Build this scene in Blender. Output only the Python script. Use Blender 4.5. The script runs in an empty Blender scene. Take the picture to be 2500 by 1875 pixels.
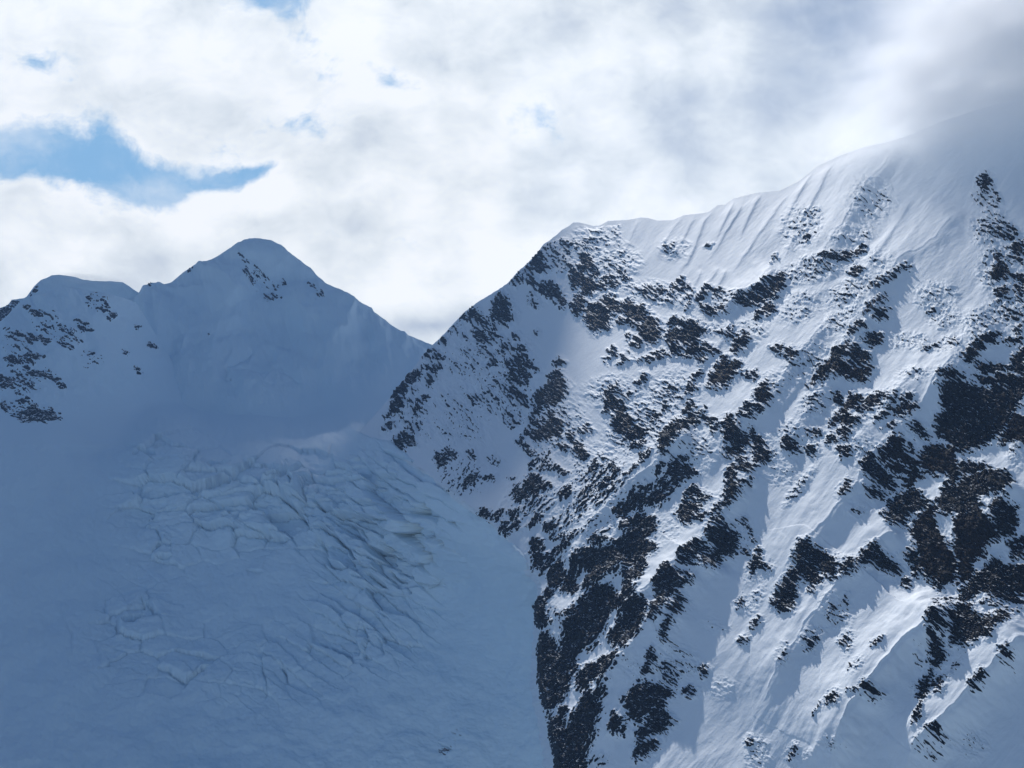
import bpy, math
import numpy as np
from math import radians as R

# ------------------------------------------------------------------ scene / helpers
scn = bpy.context.scene
COL = scn.collection
F = 2680.7            # focal length in pixels of the 2500 px wide photograph
CX, CY = 1250.0, 937.5
QUAL = 1.3            # mesh density factor

def dirs(px, py):
    return (px - CX) / F, (CY - py) / F

_rng = np.random.RandomState(7)
_perm = np.arange(512); _rng.shuffle(_perm); _perm = np.concatenate([_perm, _perm])
_ang = _rng.rand(512) * 2 * np.pi
_gx, _gy = np.cos(_ang), np.sin(_ang)

def perlin(x, y, seed=0):
    x = np.asarray(x, float) + seed * 37.17; y = np.asarray(y, float) + seed * 91.73
    xi = np.floor(x).astype(np.int64); yi = np.floor(y).astype(np.int64)
    fx, fy = x - xi, y - yi
    u = fx * fx * fx * (fx * (fx * 6 - 15) + 10); v = fy * fy * fy * (fy * (fy * 6 - 15) + 10)
    def g(ix, iy, dx, dy):
        h = _perm[(_perm[ix & 511] + iy) & 511]
        return _gx[h] * dx + _gy[h] * dy
    n00 = g(xi, yi, fx, fy); n10 = g(xi + 1, yi, fx - 1, fy)
    n01 = g(xi, yi + 1, fx, fy - 1); n11 = g(xi + 1, yi + 1, fx - 1, fy - 1)
    a = n00 + u * (n10 - n00); b = n01 + u * (n11 - n01)
    return (a + v * (b - a)) * 1.5

def fbm(x, y, octs=4, seed=0, gain=.5, lac=2.03):
    s = 0; a = 1; t = 0
    for k in range(octs):
        s = s + a * perlin(x, y, seed + k * 3); t += a
        a *= gain; x = x * lac; y = y * lac
    return s / t * 1.25

def ridged(x, y, octs=4, seed=0):
    s = 0; a = 1; t = 0
    for k in range(octs):
        s = s + a * (1 - 2 * np.abs(perlin(x, y, seed + k * 3))); t += a
        a *= .5; x = x * 2.03; y = y * 2.03
    return s / t

def rot(x, y, deg):
    c, s = math.cos(R(deg)), math.sin(R(deg))
    return x * c + y * s, -x * s + y * c

def sstep(a, b, x):
    t = np.clip((x - a) / (b - a), 0, 1)
    return t * t * (3 - 2 * t)

def voronoi(x, y, seed=0, jitter=.9):
    """F1, F2 distance and a random value of the nearest cell"""
    x = np.asarray(x, float); y = np.asarray(y, float)
    xi = np.floor(x).astype(np.int64); yi = np.floor(y).astype(np.int64)
    f1 = np.full(x.shape, 9.); f2 = np.full(x.shape, 9.); idv = np.zeros(x.shape)
    for dx in (-1, 0, 1):
        for dy in (-1, 0, 1):
            cx, cy = xi + dx, yi + dy
            h = _perm[(_perm[(cx + seed * 7) & 511] + cy) & 511]
            jx = cx + .5 + jitter * (_ang[h] / (2 * np.pi) - .5)
            jy = cy + .5 + jitter * (_ang[(h * 3 + 11) & 511] / (2 * np.pi) - .5)
            d = np.hypot(x - jx, y - jy)
            near = d < f1
            f2 = np.where(near, f1, np.minimum(f2, d)); idv = np.where(near, _ang[(h * 5 + 3) & 511] / (2 * np.pi), idv)
            f1 = np.where(near, d, f1)
    return f1, f2, idv

def tps_fit(pts, vals, lam=0.0):
    P = np.array(pts, float) / 500.; n = len(P)
    d = np.hypot(P[:, None, 0] - P[None, :, 0], P[:, None, 1] - P[None, :, 1])
    K = np.where(d > 0, d * d * np.log(d + 1e-12), 0) + lam * np.eye(n)
    A = np.zeros((n + 3, n + 3)); A[:n, :n] = K; A[:n, n] = 1; A[:n, n + 1:] = P
    A[n, :n] = 1; A[n + 1:, :n] = P.T
    w = np.linalg.solve(A, np.concatenate([np.array(vals, float), [0, 0, 0]]))
    return P, w

def tps_eval(fit, px, py):
    P, w = fit; x = px / 500.; y = py / 500.
    out = w[len(P)] + w[len(P) + 1] * x + w[len(P) + 2] * y
    for i in range(len(P)):
        d2 = (x - P[i, 0]) ** 2 + (y - P[i, 1]) ** 2
        out = out + w[i] * .5 * d2 * np.log(d2 + 1e-12)
    return out

def seg_dist(px, py, poly, closed=False):
    """unsigned distance to a polyline, signed side of the nearest segment, and position along it 0..1"""
    pts = [tuple(p) for p in poly]
    if closed: pts = pts + [pts[0]]
    best = np.full(px.shape, 1e9); side = np.zeros(px.shape); along = np.zeros(px.shape)
    n = len(pts) - 1
    for i in range(n):
        (ax, ay), (bx, by) = pts[i], pts[i + 1]
        vx, vy = bx - ax, by - ay; L = vx * vx + vy * vy + 1e-9
        t = np.clip(((px - ax) * vx + (py - ay) * vy) / L, 0, 1)
        d = np.hypot(px - ax - t * vx, py - ay - t * vy)
        m = d < best
        best = np.where(m, d, best)
        side = np.where(m, np.sign((px - ax) * vy - (py - ay) * vx), side)
        along = np.where(m, (i + t) / n, along)
    return best, side, along

def in_poly(px, py, poly):
    ins = np.zeros(px.shape, bool); n = len(poly)
    for i in range(n):
        (x1, y1), (x2, y2) = poly[i], poly[(i + 1) % n]
        if y1 == y2: continue
        c = (y1 > py) != (y2 > py)
        ins ^= c & (px < (x2 - x1) * (py - y1) / (y2 - y1) + x1)
    return ins

def new_mesh(name, V, Q, mat, parent=None, smooth=True):
    V = np.ascontiguousarray(V, np.float32); Q = np.ascontiguousarray(Q, np.int32)
    me = bpy.data.meshes.new(name)
    me.vertices.add(len(V)); me.vertices.foreach_set('co', V.ravel())
    k = Q.shape[1]
    me.loops.add(Q.size); me.loops.foreach_set('vertex_index', Q.ravel())
    me.polygons.add(len(Q)); me.polygons.foreach_set('loop_start', np.arange(0, Q.size, k, dtype=np.int32))
    me.polygons.foreach_set('loop_total', np.full(len(Q), k, np.int32))
    me.polygons.foreach_set('use_smooth', np.full(len(Q), smooth, bool))
    me.materials.append(mat)
    me.update(calc_edges=True)
    o = bpy.data.objects.new(name, me); COL.objects.link(o)
    if parent is not None: o.parent = parent
    return o

def grid_quads(nr, nc):
    i = np.arange(nr * nc).reshape(nr, nc)
    # wound so that the normals look towards the camera side
    return np.stack([i[:-1, :-1], i[1:, :-1], i[1:, 1:], i[:-1, 1:]], -1).reshape(-1, 4)

def compact(V, Q):
    used = np.unique(Q); m = np.full(len(V), -1, np.int64); m[used] = np.arange(len(used))
    return V[used], m[Q]

def normals_of(P):
    du = np.gradient(P, axis=1); dv = np.gradient(P, axis=0)
    n = np.cross(dv, du)
    return n / (np.linalg.norm(n, axis=-1, keepdims=True) + 1e-9)

def tag(o, label=None, cat=None, group=None, kind=None):
    if label: o['label'] = label
    if cat: o['category'] = cat
    if group: o['group'] = group
    if kind: o['kind'] = kind
    return o

# ------------------------------------------------------------------ materials
def mat_new(name):
    m = bpy.data.materials.new(name); m.use_nodes = True
    nt = m.node_tree
    return m, nt, nt.nodes['Principled BSDF']

def N(nt, t, **kw):
    n = nt.nodes.new(t)
    for k, v in kw.items():
        if k == 'inp':
            for a, b in v.items(): n.inputs[a].default_value = b
        else: setattr(n, k, v)
    return n

def snow_material(name, col=(.86, .885, .92), bump=.5, scale=.05, stretch=(1, 1, 1), rotz=0.):
    m, nt, b = mat_new(name)
    tc = N(nt, 'ShaderNodeTexCoord')
    mp = N(nt, 'ShaderNodeMapping'); mp.inputs['Scale'].default_value = stretch; mp.inputs['Rotation'].default_value = (0, 0, rotz)
    nt.links.new(tc.outputs['Object'], mp.inputs['Vector'])
    n1 = N(nt, 'ShaderNodeTexNoise', inp={'Scale': scale, 'Detail': 6., 'Roughness': .62})
    nt.links.new(mp.outputs[0], n1.inputs['Vector'])
    n2 = N(nt, 'ShaderNodeTexNoise', inp={'Scale': scale * .21, 'Detail': 3.})
    nt.links.new(tc.outputs['Object'], n2.inputs['Vector'])
    mx = N(nt, 'ShaderNodeMix', data_type='RGBA')
    mx.inputs[6].default_value = (col[0] * .955, col[1] * .96, col[2] * .97, 1); mx.inputs[7].default_value = (*col, 1)
    nt.links.new(n2.outputs[0], mx.inputs[0]); nt.links.new(mx.outputs[2], b.inputs['Base Color'])
    bp = N(nt, 'ShaderNodeBump', inp={'Strength': bump, 'Distance': 3.})
    nt.links.new(n1.outputs[0], bp.inputs['Height']); nt.links.new(bp.outputs[0], b.inputs['Normal'])
    b.inputs['Roughness'].default_value = .75
    b.inputs['Specular IOR Level'].default_value = .15
    return m

def rock_material(name, c1=(.016, .016, .019), c2=(.05, .04, .034), c3=(.085, .052, .036), brown=.5, snow=.35):
    m, nt, b = mat_new(name)
    tc = N(nt, 'ShaderNodeTexCoord')
    n1 = N(nt, 'ShaderNodeTexNoise', inp={'Scale': .016, 'Detail': 5., 'Roughness': .6})
    n2 = N(nt, 'ShaderNodeTexNoise', inp={'Scale': .15, 'Detail': 5., 'Roughness': .7})
    nt.links.new(tc.outputs['Object'], n1.inputs['Vector']); nt.links.new(tc.outputs['Object'], n2.inputs['Vector'])
    cr = N(nt, 'ShaderNodeValToRGB')
    e = cr.color_ramp.elements
    e[0].position = .40; e[0].color = (*c1, 1); e[1].position = .62; e[1].color = (*c2, 1)
    x = e.new(.60 + .3 * (1 - brown)); x.color = (*c3, 1)
    nt.links.new(n1.outputs[0], cr.inputs[0])
    mul = N(nt, 'ShaderNodeMix', data_type='RGBA', blend_type='MULTIPLY', inp={0: .7})
    nt.links.new(cr.outputs[0], mul.inputs[6]); nt.links.new(n2.outputs[0], mul.inputs[7])
    # thin snow caught on ledges: flat spots of the rock where the noise is high
    geo = N(nt, 'ShaderNodeNewGeometry'); sp = N(nt, 'ShaderNodeSeparateXYZ')
    nt.links.new(geo.outputs['Normal'], sp.inputs[0])
    ad = N(nt, 'ShaderNodeMath', operation='MULTIPLY_ADD', inp={1: .9}); nt.links.new(n2.outputs[0], ad.inputs[0]); nt.links.new(sp.outputs[2], ad.inputs[2])
    mr = N(nt, 'ShaderNodeMapRange', inp={1: 1.52 - snow, 2: 1.62 - snow}); nt.links.new(ad.outputs[0], mr.inputs[0])
    fin = N(nt, 'ShaderNodeMix', data_type='RGBA'); fin.inputs[7].default_value = (.8, .83, .87, 1)
    nt.links.new(mr.outputs[0], fin.inputs[0]); nt.links.new(mul.outputs[2], fin.inputs[6])
    nt.links.new(fin.outputs[2], b.inputs['Base Color'])
    b.inputs['Roughness'].default_value = .9; b.inputs['Specular IOR Level'].default_value = .1
    bp = N(nt, 'ShaderNodeBump', inp={'Strength': .7, 'Distance': 2.}); nt.links.new(n2.outputs[0], bp.inputs['Height'])
    nt.links.new(bp.outputs[0], b.inputs['Normal'])
    return m
# ------------------------------------------------------------------ rock outcrops of the big face
# origin and scale of each surveyed patch, then outcrops: cover (how much of it is bare) and outline
PATCH = {'A': (900, 500, .2411), 'B': (1400, 500, .2411), 'C': (1900, 300, .3617), 'D': (900, 900, .2411),
         'E': (1400, 900, .2411), 'G': (1900, 900, .2893), 'H': (1300, 1275, .3617), 'J': (1900, 1275, .3617)}
ROCKS = {
'A': """8 1610,600 1720,470 1760,520 1800,640 1770,690 1680,650
45 1740,420 1960,340 2074,350 2074,640 1960,700 1800,640 1720,470
65 1600,640 1690,690 1720,800 1700,850 1640,800 1590,680
55 1430,800 1480,700 1560,670 1600,760 1500,830
80 1780,790 1850,790 1950,900 2000,1000 1980,1040 1870,940 1750,870
88 1310,980 1370,930 1410,980 1460,1120 1440,1190 1320,1180 1250,1140
72 920,1150 970,1090 1010,1130 1060,1040 1150,1110 1230,1170 1250,1240 1150,1260 1050,1190
85 1090,1310 1160,1300 1260,1380 1230,1400 1150,1380
55 1170,1230 1290,1210 1340,1290 1300,1380 1180,1310
50 860,1220 900,1240 1000,1350 990,1400 930,1330
62 700,1390 760,1320 820,1370 800,1430
72 560,1540 640,1460 700,1490 640,1520
70 680,1560 740,1520 770,1550 720,1590
72 1350,1450 1420,1430 1460,1480 1420,1510
72 1480,1470 1600,1430 1620,1500 1530,1510
75 1420,1600 1560,1530 1660,1580 1720,1659 1420,1659
80 1220,1640 1290,1570 1300,1620 1240,1659
62 1470,1330 1530,1300 1550,1380 1510,1400
62 1700,1290 1740,1290 1720,1330
72 1890,1610 1940,1560 1980,1600 1920,1659
45 1600,930 1660,880 1760,1000 1700,1080 1620,1000""",
'B': """82 60,620 130,480 190,540 200,640 110,700
82 0,680 60,680 110,740 110,800 0,840
92 110,820 160,770 240,840 200,880 110,900
82 190,680 230,670 250,720 210,730
62 260,750 380,720 460,790 430,830 280,860
30 20,260 480,200 490,380 420,600 260,640 260,450 0,560
55 430,680 490,630 540,700 600,770 540,780
82 0,1000 60,930 120,940 110,1040 30,1110
82 150,1060 230,1000 310,1020 380,1150 330,1250 220,1280 150,1190
88 310,980 380,950 490,1040 430,1090 340,1060
97 530,1040 580,1010 640,1060 700,1070 700,1160 640,1180 560,1140
72 470,1190 540,1140 560,1170 480,1210
92 700,1230 780,1160 830,1200 860,1340 790,1390 690,1330
72 580,1430 640,1350 700,1370 680,1430
62 540,1330 580,1280 600,1320 550,1360
92 960,1340 1000,1290 1100,1300 1180,1260 1220,1200 1270,1280 1310,1300 1260,1380 1180,1410 1060,1360 1010,1410
72 980,1210 1040,1150 1180,1230 1190,1280 1100,1260
82 1010,1400 1080,1450 1070,1510 1000,1510 1000,1450
88 1140,1510 1220,1420 1280,1450 1270,1510 1180,1520
76 1310,1480 1350,1410 1420,1470 1500,1500 1400,1510
82 1280,1580 1320,1530 1340,1560 1300,1600
66 740,1600 800,1510 900,1480 940,1520 860,1570
56 330,1480 400,1430 450,1480 430,1530 370,1560
82 490,1600 520,1540 530,1570
50 300,1560 330,1550 330,1610
50 550,1470 640,1580 730,1540 720,1590 640,1590 570,1510
72 750,820 830,870 920,880 910,910 830,890
57 960,880 1020,800 1110,740 1200,840 1180,900 1050,910 970,900
82 720,900 770,900 770,930
57 1120,1080 1190,950 1230,850 1240,900 1170,1060
72 1270,990 1320,900 1370,840 1410,860 1350,940 1290,1000
70 1430,900 1500,870 1550,910 1500,950
87 1330,1040 1390,1060 1440,1080 1550,1070 1560,1090 1440,1100 1350,1060
76 1670,1010 1740,940 1820,910 1920,860 1960,800 2074,760 2074,960 1980,1000 1870,1020 1720,1020
82 1850,1170 1960,1070 2030,1060 2060,1100 1950,1130 1880,1190
97 1640,1490 1700,1410 1740,1420 1680,1470
92 1750,1380 1780,1330 1790,1340 1770,1390
52 1550,1390 1580,1240 1650,1260 1680,1330 1640,1390
52 1440,1300 1500,1270 1570,1300 1560,1350
50 910,420 1040,390 1020,430 980,490 950,480
50 1330,430 1380,380 1440,400 1400,420
50 1990,600 2074,480 2074,540 2030,580""",
'C': """82 0,1060 60,1040 50,1100 20,1180 0,1190
70 300,930 380,900 430,910 600,860 610,880 440,940 320,940
76 500,1030 540,1000 600,1020 540,1050
60 620,1140 700,1080 750,1080 890,980 900,1000 800,1070 680,1130
76 640,1260 740,1190 750,1200 680,1260 620,1320
82 680,1310 750,1290 740,1320 690,1340
76 560,1390 610,1370 600,1400 540,1450 500,1470
88 620,1480 660,1450 720,1470 700,1500 660,1510
97 520,1590 560,1550 600,1580 610,1620 580,1640 520,1620
92 370,1659 440,1560 490,1540 480,1590 440,1640 520,1659
97 1380,402 1400,352 1417,400 1405,432
70 1380,480 1400,440 1410,470
60 1440,470 1490,480 1520,540 1500,550 1480,500
35 1320,520 1420,470 1520,550 1480,600 1340,560
57 1420,720 1460,670 1560,680 1640,740 1600,800 1520,790 1440,750
82 1570,860 1659,820 1659,880 1600,890
90 1450,1040 1500,970 1550,990 1550,1030 1490,1060
80 1480,920 1510,910 1500,960
72 1560,910 1659,920 1659,960 1580,930
72 1550,1010 1659,1040 1659,1110 1600,1060
88 1500,1150 1540,1130 1560,1160 1520,1170
60 1460,1200 1500,1200 1520,1240
66 1600,1110 1659,1120 1659,1250 1630,1190
72 1590,1300 1640,1290 1640,1320 1600,1330
62 1610,1400 1659,1350 1659,1520 1620,1430
87 1290,1620 1330,1570 1400,1500 1500,1450 1500,1470 1420,1520 1340,1620 1300,1650
82 1550,1480 1600,1470 1640,1490 1590,1500
92 1600,1620 1659,1540 1659,1659 1610,1659
52 1000,1570 1140,1480 1080,1560
80 1020,1280 1060,1270 1040,1290
82 0,1550 40,1550 70,1550 60,1590 20,1580
72 90,1620 110,1550 150,1600 170,1600 130,1650
34 170,580 300,570 320,680 280,700 180,660
50 180,770 280,770 220,840
26 600,520 760,380 800,500 700,600 520,640
35 440,780 620,720 520,780
26 930,1140 1080,1080 1150,1140 1170,1250 1020,1290
70 840,1010 880,975 900,1000""",
'D': """88 350,130 430,40 510,60 480,150 380,160
92 240,280 290,200 370,190 380,230 290,280
47 370,230 480,180 500,270 430,280
82 240,450 300,310 350,300 360,400 270,460 200,500
76 180,630 230,560 280,550 250,600
82 290,790 310,700 380,680 440,700 480,760 390,760 350,820
52 360,620 450,560 530,520 560,620 480,690 430,660
87 590,0 740,0 670,30
87 630,180 650,100 670,130
87 540,370 590,300 600,300
80 470,490 490,420 520,410
92 700,910 730,880 790,930 750,960
92 770,870 800,840 870,870 800,890
82 1040,290 1100,300 1080,340
72 1440,120 1440,30 1480,0 1600,0 1660,60 1620,180 1500,180
87 1390,200 1520,250 1600,320 1660,380 1620,370 1500,290
87 1700,330 1760,240 1830,190 1850,110 1960,110 2000,200 1980,280 1900,380 1770,380 1660,520 1680,450 1730,380
96 1640,650 1740,670 1760,610 1830,590 1880,640 1830,710 1720,720
82 1840,460 1900,470 1980,560 1950,680 1890,690 1850,560
72 1620,600 1680,530 1750,520 1790,500 1790,560 1700,570 1640,600
47 1330,470 1420,390 1550,450 1560,550 1440,620 1380,540
80 1820,80 1960,50 1960,90 1840,100
80 1690,0 1730,0 1720,40
76 1510,740 1560,700 1590,780 1680,840 1680,870 1590,820
52 1640,970 1740,870 1860,830 1860,1040 1700,1040 1620,1020
82 1600,1150 1640,1110 1700,1100 1780,1160 1840,1190 1770,1220 1700,1170 1720,1240 1680,1280 1610,1240
96 1490,1250 1540,1230 1600,1270 1510,1270
92 1530,1320 1600,1290 1600,1310
82 1890,1000 1930,1020 2010,1050 1990,1070 1930,1040
82 1950,790 2030,800 1960,820
82 2030,670 2074,660 2074,780 2040,740
87 1980,1260 2040,1220 2030,1290 1980,1310
87 1150,1470 1200,1450 1240,1480 1210,1510 1160,1500
82 1280,1510 1340,1430 1320,1490
87 1440,1470 1510,1440 1460,1510
87 1630,1580 1730,1500 1700,1540
87 1350,1650 1390,1590 1420,1610 1380,1659
82 1470,1630 1500,1570 1500,1610
82 1810,1600 1880,1570 1880,1640 1820,1659
87 1030,1110 1100,1090 1070,1140
82 980,1200 1010,1140 1060,1160
72 1010,850 1050,830 1090,920 1050,910
42 1200,880 1290,850 1370,930 1310,1000 1210,980
82 1170,1110 1270,1090 1260,1110
42 1390,1110 1450,1080 1500,1110 1440,1150""",
'E': """100 1420,165 1490,10 1545,-60 1560,-10 1680,0 1640,50 1590,110 1540,160
92 340,260 370,260 400,320 480,370 420,400 350,410
72 460,240 540,280 610,240 570,300
90 390,190 430,190 420,220
97 440,600 460,480 500,400 520,480 580,520 590,640 520,660
88 540,700 640,610 720,650 720,700 620,730
66 620,760 700,720 780,770 770,800 690,850 600,830
66 750,500 790,460 880,480 940,360 990,410 920,450 900,520 820,540
87 1140,440 1200,370 1240,400 1180,450
97 950,780 980,690 1060,620 1110,610 1020,700 1190,600 1200,520 1250,540 1200,640 1100,750 1020,820 980,910 960,870
56 1020,560 1090,500 1140,500 1100,570
94 1600,640 1610,560 1640,600 1700,640 1740,710 1800,760 1740,800 1740,880 1690,840 1640,780
87 1600,870 1680,880 1730,900 1700,930 1610,920
87 1840,690 1860,660 1900,730 1950,800 1960,850 2040,910 1980,960 1900,990 1890,910 1850,780
66 1720,520 1800,420 1920,390 1990,420 1970,500 1860,540 1760,550
87 1920,300 1960,230 2020,250 2050,320 2040,400 1990,410 1930,340
60 1980,180 2030,140 2010,200
82 1720,960 1790,950 1780,1010
92 1760,1060 1800,1030 1860,1040 1840,1090 1770,1090
92 1630,1090 1660,1065 1690,1080 1710,1160 1690,1230 1740,1320 1690,1390 1620,1370 1640,1260 1630,1180
72 1740,1260 1860,1180 1850,1220 1770,1270
87 1530,1510 1620,1400 1640,1420 1560,1500 1480,1550
82 990,1080 1060,970 1160,930 1190,960 1130,1010 1240,1040 1280,1080 1200,1110 1110,1130 1080,1190 1020,1190
87 890,1160 940,1130 1000,1250 930,1220
72 850,1100 950,1030 930,1080
97 800,1310 850,1240 930,1300 880,1350 810,1340
87 720,1250 780,1210 760,1270
92 620,1330 700,1310 800,1350 810,1390 720,1370
82 480,1500 530,1420 620,1370 740,1370 700,1410 600,1450 520,1520
72 500,1560 600,1530 740,1470 640,1560
97 560,1659 700,1560 760,1530 830,1590 820,1659
76 1150,1320 1180,1240 1260,1220 1340,1300 1450,1360 1400,1380 1280,1340 1200,1340
87 1080,1490 1140,1390 1230,1390 1330,1450 1260,1500 1290,1560 1210,1590 1130,1550
87 1300,1550 1390,1540 1360,1590
62 700,980 730,900 830,880 820,980 740,1010
70 580,1150 700,1000 680,1060
76 310,1270 360,1160 410,1180 350,1250
72 400,1000 430,950 490,1080 460,1150
87 180,1050 240,950 250,970 210,1040
52 40,1330 170,1150 280,1170 220,1300 120,1330
82 0,750 80,760 160,900 130,930 20,840
72 60,620 140,580 180,640
60 1180,80 1300,30 1300,80 1240,150
87 1160,240 1200,180 1230,190 1190,250
57 970,280 1020,150 1070,220 1030,290
82 670,150 700,100 740,90 690,170
62 1740,100 1830,60 1900,60 1910,110 1860,170 1840,110
52 1290,460 1400,410 1350,490 1270,700 1290,600
72 1350,520 1440,550 1510,560 1430,610
92 1480,670 1510,640 1500,660
72 1480,1600 1560,1560 1620,1640 1600,1659 1490,1659
72 1730,1570 1760,1540 1750,1590""",
'G': """87 350,130 370,70 430,20 560,0 790,20 760,90 690,110 560,80 470,80 400,150
80 300,190 340,140 350,160
92 590,350 650,270 720,300 690,330 640,360 560,410 490,490 580,380
96 780,310 850,280 880,340 830,350
76 710,390 770,330 790,380 740,410
70 860,280 900,260 960,300
87 570,460 610,400 660,470 730,490 660,520 590,510
87 560,590 600,550 650,580 600,620
92 470,640 500,630 520,650
82 560,740 640,730 660,780 610,800
72 580,650 640,620 640,660
72 870,500 920,440 1000,390 1020,300 1050,270 1040,330 980,430 900,490
92 1040,410 1120,370 1200,380 1160,410
82 1080,320 1180,300 1150,330
57 930,560 1000,490 1090,510 1020,560
76 1150,530 1220,510 1280,580 1220,590
90 1440,330 1450,220 1520,180 1700,180 1800,230 1830,180 2110,170 2040,270 1960,390 1900,500 1780,590 1660,660 1560,700 1480,640 1380,560 1350,560 1380,430 1430,390
87 1430,120 1530,90 1620,100 1590,150 1510,150
92 1700,90 1820,120 1900,80 2100,100 2100,150 1900,150 1800,140
92 1720,0 1900,0 1900,30 1780,50
80 1930,0 2100,0 2100,60 1960,30
97 1930,560 1990,400 2110,450 2110,600 2000,590 1900,610
99 1220,770 1280,690 1360,650 1400,690 1470,680 1480,790 1510,860 1480,900 1380,850 1310,860 1230,810
87 970,690 1040,620 1080,650 1070,700 1140,760 1190,800 1150,840 1030,800 920,800 920,740
82 1120,680 1140,660 1150,710
87 950,860 1000,830 1100,850 1060,890 1000,890
100 780,880 840,810 880,850 930,940 975,1010 900,990 830,940
100 1095,980 1150,850 1195,890 1160,930
99 970,1160 1110,1030 1160,1060 1240,1150 1220,1190 1150,1190 1050,1210 1080,1260 1060,1310 1000,1310 960,1230
82 800,1050 850,1040 910,1070 890,1110 820,1110
87 590,1120 630,1040 660,1040 650,1090
95 1370,1130 1430,1030 1530,990 1660,930 1750,900 1940,920 1980,1010 1960,1080 1880,1080 1810,1040 1790,1100 1720,1090 1700,1190 1770,1290 1700,1300 1620,1290 1560,1220 1460,1230 1370,1190
92 1540,870 1570,820 1760,840 1700,870 1560,900
92 1410,1040 1500,890 1520,910 1440,1020
96 1240,1250 1330,1170 1320,1220 1260,1260
94 1870,1200 1940,1170 2010,1210 2010,1300 2000,1380 1940,1430 1880,1380 1870,1290
96 230,1620 260,1550 320,1550 380,1630 470,1700 230,1680
92 90,650 130,640 190,710 160,720 100,690
92 300,730 310,700 340,740
82 290,570 380,570 350,590
92 530,260 550,260 550,330 530,320""",
'H': """92 640,170 740,20 800,0 830,60 760,120 780,170 850,200 780,240 770,290 690,330 590,390 520,430 420,500 430,440 470,360 370,340 270,440 260,420 330,310 400,260 560,220
90 690,410 740,330 790,340 760,420 690,470 740,500 730,570 630,640 680,540
87 120,400 140,340 200,290 240,400 180,450 130,430
82 220,480 290,440 360,500 320,520
72 440,190 480,160 600,160 480,210
62 60,360 90,250 180,190 240,130 280,180 200,230 130,300
42 90,80 400,90 330,160 240,160 100,120
87 0,210 10,130 70,140 50,180
92 25,300 40,240 75,240 60,300
82 40,610 80,540 100,560 90,640 130,690 60,710
80 100,490 150,490 120,520
60 200,670 280,660 280,690
95 320,690 350,640 480,510 560,500 630,570 590,600 520,700 420,830 330,880 270,960 300,1000 240,1040 260,1080 210,1220 110,1240 95,1100 90,1000 80,870 110,790 150,830 160,880 210,900 270,790
99 580,820 660,760 700,650 790,590 820,610 810,700 780,790 690,890 620,860
97 910,570 920,480 960,390 1010,380 1060,420 1020,450 1060,470 1000,540 940,590
97 880,720 930,610 970,600 920,690
92 1010,660 1060,560 1050,600 1020,670
82 1040,490 1110,410 1130,430 1060,500
82 1080,250 1150,190 1180,180 1230,210 1170,270 1130,340 1060,330
95 1240,120 1310,80 1370,90 1390,130 1360,210 1280,230 1250,330 1200,310 1260,230 1270,180
57 1360,150 1480,190 1470,230 1390,200
62 1240,50 1310,0 1340,20 1370,70 1320,70
87 1490,350 1540,220 1560,290 1620,330 1530,310
82 1470,50 1500,90 1510,130
94 340,1090 400,1020 470,1020 440,1090 400,1160 360,1140
97 500,1090 530,1010 580,965 620,970 580,1030
72 480,970 530,960 500,1020
66 400,900 460,840 480,850
82 800,1060 830,980 870,930 880,950 830,1050
99 690,1250 800,1130 930,1150 930,1170 850,1250 780,1290 710,1350
57 890,1000 940,980 1000,1040 980,1130 920,1090
82 930,850 990,710 1000,720 960,820
90 730,1440 800,1340 870,1250 900,1290 930,1340 880,1400 820,1420 740,1460
92 700,1580 730,1500 830,1490 790,1550
87 570,1440 600,1340 640,1370 620,1440
94 180,1520 250,1440 340,1320 440,1210 480,1260 490,1310 420,1420 450,1430 370,1520 360,1640 350,1720 200,1720
94 160,1500 165,1380 190,1340 230,1400 210,1450 180,1510
72 180,1330 220,1260 290,1290 240,1330
82 480,1240 530,1160 550,1120 520,1220
76 1140,1000 1165,970 1190,1010 1160,1040
76 1020,1150 1060,1120 1100,1140 1060,1170
82 1420,820 1440,800 1460,800
82 1500,710 1560,680 1540,720
82 1410,560 1425,535 1430,560
82 1455,1490 1470,1460 1490,1490""",
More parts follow.
